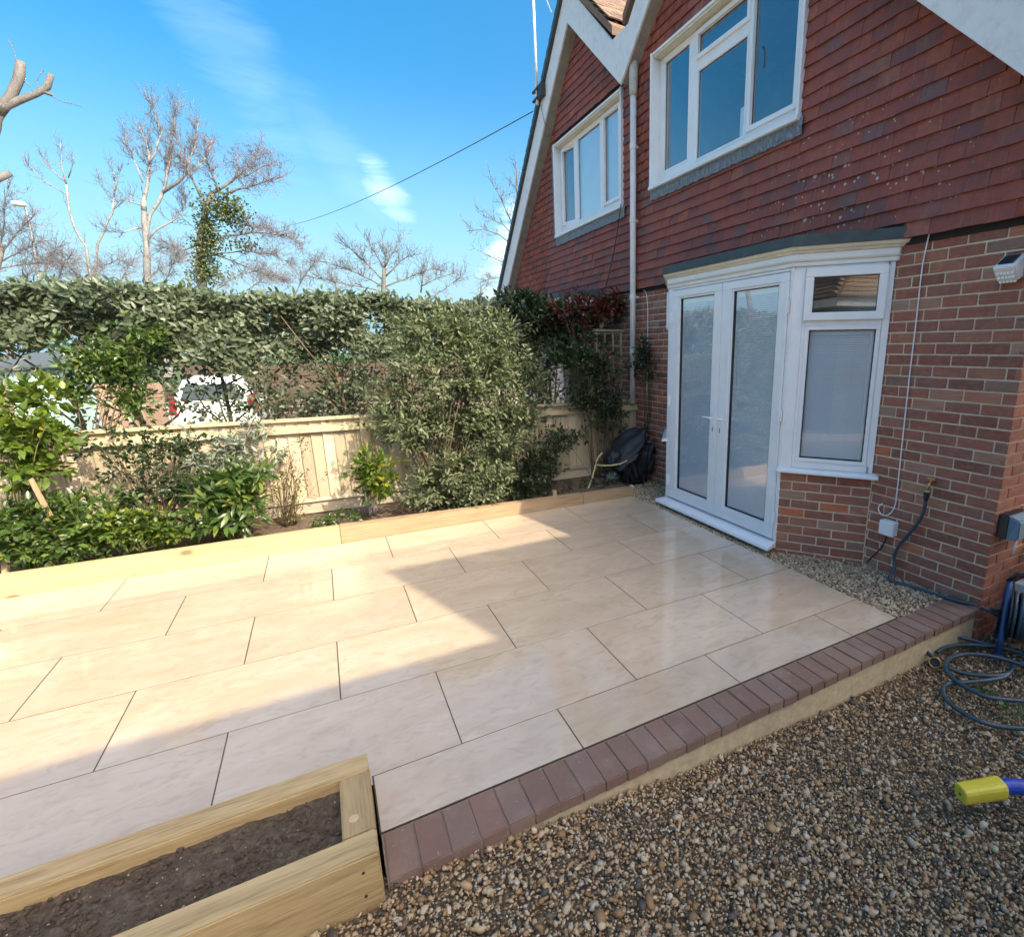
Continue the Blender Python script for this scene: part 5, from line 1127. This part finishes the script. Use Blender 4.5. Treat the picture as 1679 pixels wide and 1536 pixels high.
blob('cover', (3.36, 5.60, .26), (.21, .20, .26), MT['cloth'], amp=.20, seed=3, parent=bd); blob('cover', (3.50, 5.52, .36), (.10, .18, .17), MT['cloth'], amp=.24, seed=5, parent=bd)
blob('lid', (3.22, 5.50, .47), (.34, .20, .055), MT['cloth'], rot=(R(25), R(-44), R(8)), amp=.14, seed=8, parent=bd)
blob('lid_liner', (3.20, 5.46, .45), (.24, .06, .03), MT['greycloth'], rot=(R(25), R(-44), R(8)), amp=.03, seed=9, parent=bd)
blob('lower_body', (3.04, 5.52, .36), (.11, .13, .10), MT['cloth'], rot=(0, R(-30), 0), amp=.1, seed=11, parent=bd)
for x, y in ((3.22, 5.46), (3.44, 5.44), (3.3, 5.7)):
    b = MB(); b.tube([(x+.02, y+.05, .25), (x, y, -.02)], .012, 6); b.build('leg', MT['black'], bd)
b = MB(); b.lathe([(.022, -.018), (.028, -.01), (.028, .01), (.022, .018)], (3.24, 5.40, .0), (1, .3, 0), 12); b.build('castor', MT['upvc'], bd)
def ribbon(pts, w, name, m, parent):
    b = MB(); P = [np.array(p) for p in pts]; v = []; 
    for i, p in enumerate(P):
        t = P[min(i+1, len(P)-1)]-P[max(i-1, 0)]; vd = CAM-p; s = np.cross(t, vd); s = s/np.linalg.norm(s)*w/2; nn = np.cross(s, t); nn = nn/np.linalg.norm(nn)*.0015
        v += [p+s+nn, p-s+nn, p-s-nn, p+s-nn]
    f = []
    for i in range(len(P)-1):
        for k in range(4): f.append((4*i+k, 4*i+(k+1) % 4, 4*i+4+(k+1) % 4, 4*i+4+k))
    b.add(v, f); return b.build(name, m, parent)
ribbon([P_(u, v, y) for u, v, y in ((1028, 755, 5.32), (1018, 760, 5.30), (1002, 763, 5.32), (986, 763, 5.38), (976, 761, 5.45))], .017, 'strap', MT['strap'], bd)
ribbon([P_(u, v, y) for u, v, y in ((977, 760, 5.45), (972, 780, 5.42), (966, 797, 5.38), (962, 805, 5.34))], .017, 'strap_end', MT['strap'], bd)
ribbon([P_(u, v, y) for u, v, y in ((977, 758, 5.44), (982, 748, 5.43), (988, 742, 5.42))], .017, 'strap', MT['strap'], bd)
b = MB(); p = atX(1068, 745, 3.58); b.box(3.57, 3.617, p[1]-.03, p[1]+.05, p[2]-.05, p[2]+.055); b.build('outdoor_socket', MT['upvc'], None, bevel=.005, label='white outdoor socket low on the wall behind the black covered machine', cat='socket')
# aerial on the far barge board
mb_ = atX(881, 165, 3.36); ae = empty('tv_aerial', tuple(mb_), label='pale aerial mast clamped to the barge board of the adjoining house', cat='aerial')
mt_ = atX(872, -60, 3.36); b = MB(); b.tube([mb_-np.array([0, 0, .06]), mb_*.5+mt_*.5, mt_], .021, 8); b.build('mast', MT['paleal'], ae, smooth=True)
t2 = atX(905, 22, 3.30); b = MB(); b.tube([t2, atX(893, -6, 3.30), atX(880, -40, 3.34)], .010, 6); b.build('aerial_arm', MT['paleal'], ae, smooth=True)
b = MB(); q = atX(889, 150, 3.40); b.box(3.35, 3.418, q[1]-.09, q[1]+.12, q[2]-.09, q[2]+.09); 
for dz in (.05, -.07): b.box(3.33, 3.37, mb_[1]-.05, mb_[1]+.14, q[2]+dz-.015, q[2]+dz+.015)
b.build('bracket', MT['gasket'], ae, bevel=.004)
chain([atX(887, 172, 3.40), atX(889, 185, 3.40), atX(892, 198, 3.41), atX(895, 206, 3.41)], .004, 'aerial_lead', MT['black'], ae)
w0 = atX(874, 183, 3.38); w1 = atY(462, 372, 34); b = MB(); pts = []
for i in range(25):
    t = i/24; q = w0*(1-t)+w1*t; q[2] -= .55*4*t*(1-t)*.5; pts.append(q)
b.tube(pts, .008, 5); b.build('telephone_wire', MT['black'], None, label='thin telephone wire crossing the sky from the barge board to the trees', cat='wire')

# ------------------------------------------------------------------ beyond the fence
car = empty('parked_car', (float(atY(366, 650, 15.2)[0]), 15.2, -.25), label='white hatchback parked beyond the fence, seen through the hedge trunks', cat='car')
def car_build():
    gx, gzz = float(atY(366, 650, 15.2)[0]), -.25; sec = [(13.550, .36, .74, .78, .80, .72), (13.590, .26, .90, .84, .97, .70), (13.790, .24, .95, .86, 1.36, .57), (14.100, .22, .95, .87, 1.46, .60), (15.250, .22, .94, .87, 1.47, .62), (15.700, .22, .94, .87, 1.38, .62), (16.300, .22, .92, .87, 1.0, .70), (17.150, .24, .80, .84, .84, .66), (17.400, .34, .62, .74, .66, .58)]
    b = MB(); v = []
    for y, zb, zl, wb_, zt_, wt_ in sec:
        h = [(wb_*.82, zb), (wb_*.97, zb+.10), (wb_, (zb+zl)/2), (wb_*.97, zl), (wt_, zt_-.05), (wt_*.86, zt_)]
        v += [(gx+x, y, gzz+z) for x, z in h]+[(gx-x, y, gzz+z) for x, z in h[::-1]]
    n = 12; f = [(i*n+k, i*n+(k+1) % n, (i+1)*n+(k+1) % n, (i+1)*n+k) for i in range(len(sec)-1) for k in range(n)]+[tuple(range(n)), tuple(range((len(sec)-1)*n, len(sec)*n))]
    b.add(v, f); b.build('body', MT['carpaint'], car, smooth=True)
    b = MB(); b.hexa([(gx-.62, 13.565, gzz+.98), (gx+.62, 13.565, gzz+.98), (gx+.62, 13.640, gzz+.98), (gx-.62, 13.640, gzz+.98), (gx-.50, 13.725, gzz+1.32), (gx+.50, 13.725, gzz+1.32), (gx+.50, 13.800, gzz+1.32), (gx-.50, 13.800, gzz+1.32)]); b.build('rear_window', MT['carglass'], car, bevel=.02)
    for s in (-1, 1):
        b = MB(); b.hexa([(gx+s*.70, 13.500, gzz+.70), (gx+s*.84, 13.530, gzz+.68), (gx+s*.90, 13.750, gzz+.70), (gx+s*.72, 13.750, gzz+.70), (gx+s*.70, 13.540, gzz+1.06), (gx+s*.80, 13.570, gzz+1.10), (gx+s*.86, 13.770, gzz+1.10), (gx+s*.70, 13.770, gzz+1.05)]); b.build('tail_light', MT['red'], car, bevel=.012)
        b = MB(); b.hexa([(gx+s*.845, 14.250, gzz+.98), (gx+s*.845, 15.950, gzz+.98), (gx+s*.80, 15.950, gzz+.98), (gx+s*.80, 14.250, gzz+.98), (gx+s*.655, 14.350, gzz+1.36), (gx+s*.655, 15.600, gzz+1.36), (gx+s*.60, 15.600, gzz+1.36), (gx+s*.60, 14.350, gzz+1.36)]); b.build('side_window', MT['carglass'], car)
        for y in (14.300, 16.700):
            b = MB(); b.lathe([(.20, -.10), (.31, -.09), (.315, .09), (.20, .10)], (gx+s*.78, y, gzz+.315), (1, 0, 0), 20); wv = b.build('wheel', MT['rubber'], car)
            b = MB(); b.lathe([(.0001, .0), (.20, .0), (.20, .03)], (gx+s*.78+s*.085, y, gzz+.315), (s, 0, 0), 16); b.build('rim', MT['metal'], wv)
    b = MB(); b.box(gx-.26, gx+.26, 13.505, 13.550, gzz+.40, gzz+.50); b.build('number_plate', MT['plate'], car)
    b = MB(); b.box(gx-.74, gx+.74, 13.515, 13.630, gzz+.30, gzz+.50); b.build('bumper', MT['carpaint'], car, bevel=.04, seg=2)
    for s in (-1, 1):
        b = MB(); b.box(gx+s*.62-.10, gx+s*.62+.10, 13.508, 13.516, gzz+.36, gzz+.41); b.build('reflector', MT['red'], car)
car_build()
car.scale = (.86, .9, .94)
sh = empty('garden_shed', (-3.5, 11, -.25), label='mint green painted garden shed beyond the fence at the far left', cat='shed')
p0, p1 = atY(14, 640, 10.4), atY(103, 640, 10.4)
for i in range(7):
    w = (p1[0]-p0[0])/7; b = MB(); b.box(p0[0]+w*i+.004, p0[0]+w*(i+1)-.004, 10.40, 10.418, -.25, 1.42+.02*(i % 2)*0); b.build('cladding_board', MT['mint'], sh, bevel=.003)
b = MB(); b.box(p0[0]+.005, p1[0]-.005, 10.42, 11.6, -.25, 1.42); b.build('shed_core', MT['mint'], sh)
b = MB(); b.hexa([(p0[0]-.10, 10.28, 1.46), (p1[0]+.10, 10.28, 1.46), (p1[0]+.10, 11.75, 1.62), (p0[0]-.10, 11.75, 1.62), (p0[0]-.10, 10.28, 1.50), (p1[0]+.10, 10.28, 1.50), (p1[0]+.10, 11.75, 1.66), (p0[0]-.10, 11.75, 1.66)]); b.build('roof', MT['mintroof'], sh)
def far_hedge():
    n = 9000; X = rng.uniform(-22, 24, n); Z = -.2+(3.1+.5*np.sin(X*.9)+.3*np.sin(X*2.3))*rng.random(n)**.8; Y = 25+rng.normal(0, .5, n)
    leaves('far_hedge', np.stack([X, Y, Z], 1), rng.normal(0, 1, (n, 3)), unit(rng.normal(0, .6, (n, 3))+np.array([0, -.6, .5])), .26*rng.uniform(.6, 1.3, n), .16, MT['lf_dark'], None, label='dark distant hedge beyond the driveway, glimpsed through the near hedge')
far_hedge()
bf = empty('back_fence', (1, 17.5, -.25), label='dark brown slatted fence far behind the white car', cat='fence')
for k in range(9):
    b = MB(); b.box(-3.1, 5.2, 17.5, 17.52, -.2+.17*k, -.2+.17*k+.14); b.build('slat', MT['darkfence'], bf)
for x in (-3.05, -.35, 1.5, 3.3, 5.1): b = MB(); b.box(x-.05, x+.05, 17.53, 17.63, -.25, 1.4); b.build('post', MT['darkfence'], bf)
b = MB(); b.box(-6.3, -3.0, 17.9, 18.0, -.25, 1.28); b.build('gable_board', MT['darkfence'], bf) if False else None
tf = empty('side_fence', (-5, 16, -.25), label='reddish tan fence beyond the driveway left of the white car', cat='fence')
for k in range(24):
    b = MB(); b.box(-6.6+.14*k+.003, -6.6+.14*(k+1)-.003, 16.0, 16.02, -.25, .95); b.build('board', MT['tanfence'], tf)
b = MB(); b.box(-6.6, -3.24, 16.02, 16.06, .7, .78); b.build('rail', MT['tanfence'], tf)
lamp = empty('street_lamp', tuple(atY(66, 470, 30)), label='grey street lamp post above the hedge at the far left', cat='street lamp')
b = MB(); q = atY(66, 470, 30); b.tube([(q[0]+.15, 30, -.3), q, atY(55, 400, 30), atY(45, 352, 30), atY(41, 339, 30)], [.075, .065, .055, .045, .04], 8); b.build('column', MT['metal'], lamp, smooth=True)
b = MB(); a, c = atY(41, 338, 30), atY(20, 336, 30); b.box(c[0], a[0]+.03, 29.85, 30.15, a[2]-.02, a[2]+.13); b.build('lantern', MT['paleal'], lamp, bevel=.03)

# ------------------------------------------------------------------ bare trees
def px2m(u, v, y): d = ray(u, v); return (d*(y/d[1])@_f)/CF
def limb_tree(name, label, y, limbs, twig_m='twig', limb_m='bark', ntw=10, Ltw=(18, 45), sub=5, seed=1, upb=.35, start=.35, dj=.5, rt=.55, cat='tree', root=True):
    g = np.random.default_rng(seed); base = atY(limbs[0][0][0][0], limbs[0][0][0][1], y); t = empty(name, (base[0], base[1], -.3), label=label, cat=cat)
    tb = MB(); cb = MB(); S_ = px2m(limbs[0][0][0][0], limbs[0][0][0][1], y)
    for li, (pl, r0, r1) in enumerate(limbs):
        dy = g.uniform(-dj, dj)*S_*40 if li else 0
        pts = [np.array(atY(u, v, y)) for u, v in pl]; m = len(pts)
        for i in range(m): pts[i] = pts[i]+np.array([0, dy*i/max(1, m-1), 0])
        if li == 0 and root: pts = [np.array([pts[0][0], y, -.3])]+pts
        # densify
        q = [pts[0]]
        for a, c in zip(pts[:-1], pts[1:]):
            n = max(1, int(np.linalg.norm(c-a)/(S_*14)))
            for k in range(1, n+1): q.append(a+(c-a)*k/n+(g.normal(0, S_*.9, 3) if k < n else 0))
        kk = 1.0 if li == 0 else .62; rr = np.linspace(r0*kk, max(r1*kk, .45), len(q))*S_; rr = rr*(1+.08*g.standard_normal(len(rr))*(r0 > 3)); tb.tube(q, list(rr), 6 if r0 < 5 else 10)
        nt = int(ntw*sum(np.linalg.norm(np.array(a)-np.array(c)) for a, c in zip(pl[:-1], pl[1:]))/40) if li or not root else ntw//2
        for k in range(nt):
            i = int(g.uniform(start, 1)*(len(q)-1)); i = min(i, len(q)-2); tan = q[i+1]-q[i]; tan /= np.linalg.norm(tan)+1e-9
            grow(cb, g, q[i]+(q[i+1]-q[i])*g.random(), tan, g.uniform(*Ltw)*S_, max(rr[i]*.4, rt*S_*.75), sub, upb, S_, rt)
    tb.build('trunk', MT[limb_m], t, smooth=True); cb.build('crown', MT[twig_m], t, smooth=False, kind='stuff') if cb.v else None
    return t
def grow(b, g, p, tan, L, r, depth, upb, S_, rt):
    d = tan*.7+g.normal(0, .62, 3)*np.array([1, .8, 1])+np.array([0, 0, upb]); d /= np.linalg.norm(d); n = 3; pts = [p]
    for i in range(n):
        d = d+g.normal(0, .17, 3)+np.array([0, 0, upb*.18]); d /= np.linalg.norm(d); pts.append(pts[-1]+d*L/n)
    re = max(r*.4, rt*S_*.38); b.tube(pts, list(np.linspace(min(r, rt*S_*.95), re*.62, n+1)), 3, cap=False)
    if depth > 0:
        for k in range(depth):
            i = g.integers(1, n+1); grow(b, g, pts[i], d, L*g.uniform(.35, .65), r*.6, max(0, depth-3), upb, S_, rt)
limb_tree('sycamore_tree', 'tallest bare tree with forked pale trunk in the middle of the sky at left', 28, [
    ([(246, 470), (240, 406), (236, 361), (235, 328)], 8.5, 3.2), ([(236, 345), (235, 328), (242, 295), (243, 268), (237, 229), (226, 206)], 5, 1.2), ([(243, 268), (255, 251), (264, 217), (252, 185), (244, 165)], 3, .9), ([(241, 405), (241, 378), (246, 352), (260, 330), (268, 310), (275, 273), (280, 240), (284, 206), (288, 166)], 4.8, .9),
    ([(268, 315), (293, 299), (308, 284), (312, 262), (322, 240), (327, 205)], 4, .9), ([(306, 283), (302, 250), (290, 228)], 2, .8), ([(308, 282), (333, 264), (340, 245), (345, 225)], 2.4, .8), ([(240, 395), (255, 377), (293, 355), (302, 335), (298, 313)], 3, 1), ([(233, 337), (215, 333), (193, 330)], 2, .8), ([(231, 372), (204, 382), (172, 380)], 2, .7), ([(234, 300), (225, 275), (206, 240), (203, 215)], 2, .7), ([(242, 400), (268, 415), (300, 425)], 2, .6)], 'twig', 'palebark', 15, (10, 26), 4, 3, .5, .4)
it = limb_tree('ivy_tree', 'bare spreading tree with an ivy clad trunk, right of the tallest one', 27, [
    ([(332, 475), (328, 417), (333, 372), (337, 339), (348, 317)], 10, 4), ([(330, 324), (315, 293), (306, 277), (290, 255)], 3.5, 1), ([(348, 317), (381, 295), (403, 273), (421, 246), (428, 232)], 4, .9), ([(372, 319), (403, 308), (443, 295), (466, 290)], 3.2, .9), ([(359, 317), (348, 284), (340, 262), (345, 240)], 3, .9), ([(344, 401), (368, 388), (414, 383), (470, 388), (499, 403)], 3, .8), ([(359, 361), (403, 370), (448, 376)], 2.4, .7), ([(338, 410), (375, 425), (420, 445), (470, 462)], 2.6, .7), ([(400, 290), (430, 272), (455, 262)], 2, .8), ([(330, 400), (300, 410), (262, 405)], 2, .7), ([(380, 300), (390, 270), (385, 250)], 2, .7), ([(345, 420), (400, 412), (450, 420), (490, 440)], 2, .6)], 'redtwig', 'bark', 19, (10, 27), 5, 5, .1, .3)
def ivy(parent, y, spots, n, seed, L=.11):
    g = np.random.default_rng(seed); P = []
    for u, v, ru, rv, k in spots:
        c = np.array(atY(u, v, y)); s = px2m(u, v, y); w = g.normal(0, .5, (k, 3)); P.append(c+w*np.array([ru*s, ru*s, rv*s]))
    P = np.concatenate(P); m = len(P); leaves('ivy', P, g.normal(0, 1, (m, 3))+np.array([0, 0, -.4]), unit(g.normal(0, .6, (m, 3))+np.array([0, -.6, .4])), L*g.uniform(.6, 1.2, m), L*.7, MT['lf_ivy'], parent)
ivy(it, 26.8, [(362, 340, 30, 28, 900), (385, 352, 24, 24, 380), (340, 380, 15, 36, 520), (335, 420, 17, 32, 520), (350, 395, 26, 30, 260), (330, 450, 24, 18, 260), (350, 450, 26, 16, 200), (402, 400, 20, 13, 120)], 0, 4)
limb_tree('slender_tree', 'thin pale bare tree with a curved trunk, left of the tallest tree', 27, [
    ([(150, 470), (143, 407), (123, 375), (113, 344), (109, 303)], 3.6, 1.5), ([(109, 303), (101, 270), (100, 235)], 2, .7), ([(109, 300), (83, 278), (60, 249)], 1.6, .7), ([(107, 318), (74, 298), (45, 268)], 1.4, .6), ([(112, 292), (126, 263)], 1.4, .6)], 'twig', 'palebark', 12, (8, 18), 3, 7, .6, .4, rt=.42)
limb_tree('slender_tree', 'thin bare tree with a kinked stem close to the left of the tallest tree', 29, [
    ([(155, 470), (160, 400), (171, 379), (184, 350), (187, 324)], 3.2, 1.3), ([(187, 324), (184, 284), (175, 262)], 1.8, .7), ([(187, 320), (194, 295), (197, 275)], 1.4, .6), ([(186, 335), (170, 310), (160, 290)], 1.2, .6), ([(184, 345), (205, 330), (222, 318)], 1.2, .6)], 'twig', 'palebark', 12, (8, 18), 3, 9, .6, .35, rt=.42)
limb_tree('spreading_tree', 'low bare round headed tree just above the hedge in the middle', 33, [
    ([(628, 490), (629, 462), (630, 440)], 5, 3), ([(630, 445), (632, 415), (628, 388)], 2.6, .7), ([(628, 460), (600, 430), (575, 405), (556, 390)], 2.6, .7), ([(630, 455), (655, 430), (680, 418)], 2.4, .7), ([(626, 470), (580, 445), (540, 430), (515, 425)], 2.4, .6), ([(632, 470), (680, 450), (720, 440), (735, 445)], 2.4, .6), ([(629, 440), (612, 410), (600, 395)], 2, .7), ([(630, 440), (648, 408), (655, 395)], 2, .7), ([(620, 476), (560, 465), (505, 455)], 2, .6), ([(690, 480), (692, 455), (700, 430)], 2.2, .6), ([(690, 470), (720, 455), (745, 448)], 1.6, .6)], 'twig', 'bark', 17, (10, 24), 4, 11, .25, .2)
limb_tree('gable_tree', 'bare tree peeping out from behind the white barge board', 31, [
    ([(862, 500), (858, 450), (850, 410)], 4, 3), ([(850, 415), (820, 385), (795, 375), (768, 378)], 2.2, .7), ([(852, 400), (835, 360), (820, 330), (803, 300)], 2.2, .7), ([(845, 390), (825, 370), (790, 355)], 1.6, .6), ([(855, 380), (845, 320), (840, 270)], 2, .7), ([(850, 425), (820, 430), (795, 420)], 1.6, .6), ([(852, 440), (820, 455), (790, 462)], 1.4, .6)], 'twig', 'bark', 7, (10, 24), 4, 13, .35, .3)
limb_tree('scrub_tree', 'tangled bare scrub above the hedge at the far left', 22, [
    ([(-10, 480), (-4, 440), (5, 400)], 5, 3), ([(0, 410), (12, 370), (18, 340), (28, 318)], 2, .7), ([(0, 420), (30, 385), (60, 360), (70, 345)], 2, .7), ([(0, 430), (40, 410), (75, 395)], 2, .6), ([(0, 440), (45, 432), (90, 425), (110, 430)], 2, .6), ([(60, 480), (70, 450), (90, 410), (105, 402)], 1.8, .6), ([(90, 480), (110, 440), (130, 425)], 1.8, .6), ([(120, 480), (160, 440), (190, 425), (215, 430)], 1.8, .6), ([(190, 480), (200, 450), (215, 420)], 1.5, .6), ([(265, 480), (285, 440), (300, 415)], 1.6, .6), ([(400, 480), (430, 455), (470, 450)], 1.6, .6), ([(480, 492), (498, 455), (520, 428)], 1.5, .6), ([(560, 494), (548, 462), (538, 440)], 1.4, .6), ([(700, 496), (738, 466), (760, 448)], 1.5, .6), ([(775, 500), (798, 470), (812, 452)], 1.4, .6), ([(140, 482), (120, 445), (95, 425)], 1.5, .6), ([(225, 482), (260, 440), (300, 425)], 1.5, .6), ([(340, 484), (395, 450), (440, 440)], 1.5, .6), ([(20, 480), (50, 445), (60, 420)], 1.5, .6)], 'twig', 'bark', 24, (12, 30), 4, 15, .15, .2, dj=1, rt=.6)
pol = limb_tree('pollarded_tree', 'hard lopped tree with thick stub branches at the top left edge', 11, [
    ([(-40, 600), (-34, 420), (-24, 300), (-14, 225), (-5, 195), (5, 172)], 12, 6.5), ([(-2, 186), (8, 170), (20, 154), (31, 128), (34, 101)], 11, 8.8), ([(-4, 190), (10, 174), (30, 165), (60, 154), (77, 143), (84, 122)], 9.5, 6.5), ([(70, 150), (86, 156)], 5, 3), ([(-24, 310), (-6, 295), (18, 285)], 8, 7.2)], 'twig', 'bark', 0, (5, 6), 0, 17, .3, .5, dj=.1)
gq = np.random.default_rng(2); cb = MB(); s = px2m(50, 130, 11)
for a, c in (((34, 125), (56, 152)), ((62, 150), (66, 122)), ((66, 122), (72, 116)), ((86, 158), (103, 167)), ((103, 167), (135, 176)), ((27, 100), (20, 78)), ((20, 78), (12, 64))):
    cb.tube([atY(*a, 11), (atY(*a, 11)+atY(*c, 11))/2+gq.normal(0, s*1.2, 3), atY(*c, 11)], [.9*s, .6*s, .4*s], 4)
cb.build('twigs', MT['twig'], pol, kind='stuff')

# ------------------------------------------------------------------ unseen block added to shadow the patio, and the garage behind the viewer
nb = empty('shadow_house', (6, -5, -.3), label='unseen house-like block added south of the yard to shadow the patio', cat='house')
b = MB(); b.box(1.1, 3.30, -8, -2.30, -.3, 4.85); b.build('wall', MT['fascia'], nb); b = MB(); b.prism([(3.42, -2.14), (7.2, -2.14), (7.2, -8), (5.41, -8)], -.3, 6.34, lambda p, q, h: (p, q, h)); b.build('wall', MT['fascia'], nb)  # white to bounce light into the shade, splayed to shape the shadow edge
b = MB(); mp = lambda p, q, h: (h, p, q)
b.prism([(-2.14, 4.84), (-2.14, 4.93), (-5.2, 6.6), (-8.2, 4.93), (-8.2, 4.84)], .92, 3.40, mp); b.build('roof', MT['rooftile'], nb)
ga = empty('neighbour_garage', (-5, -4, -.3), label='low hipped tile roofed garage behind the viewer', cat='garage')
b = MB(); b.box(-8, -2.7, -7, -1.6, -.3, 2.55); b.build('wall', MT['darkfence'], ga)
b = MB(); b.box(-8.3, -2.4, -7.3, -1.3, 2.50, 2.66); b.build('fascia', MT['upvc'], ga)
rf = MB(); rf.add([(-8.35, -7.35, 2.67), (-2.35, -7.35, 2.67), (-2.35, -1.25, 2.67), (-8.35, -1.25, 2.67), (-5.35, -4.4, 5.0), (-5.30, -4.2, 5.0)], [(0, 1, 4), (1, 2, 5, 4), (2, 3, 5), (3, 0, 4, 5), (0, 3, 2, 1)]); gr = rf.build('roof', MT['rooftile'], ga)
for k in range(24):
    t0 = k/24; x0 = -2.35-3.0*t0; z0 = 2.67+2.33*t0; ya, yb = -7.35+2.95*t0, -1.25-2.95*t0
    b = MB(); b.hexa([(x0-.01, ya, z0+.0), (x0-.01, yb, z0+.0), (x0-.14, yb, z0+.1), (x0-.14, ya, z0+.1), (x0, ya, z0+.035), (x0, yb, z0+.035), (x0-.14, yb, z0+.12), (x0-.14, ya, z0+.12)]); b.build('tile_course', MT['rooftile'], gr)
    xa, xb = -8.35+3.0*t0, -2.35-3.0*t0; y0 = -1.25-3.0*t0
    b = MB(); b.hexa([(xa, y0-.01, z0), (xb, y0-.01, z0), (xb, y0-.14, z0+.1), (xa, y0-.14, z0+.1), (xa, y0, z0+.035), (xb, y0, z0+.035), (xb, y0-.14, z0+.12), (xa, y0-.14, z0+.12)]); b.build('tile_course', MT['rooftile'], gr)
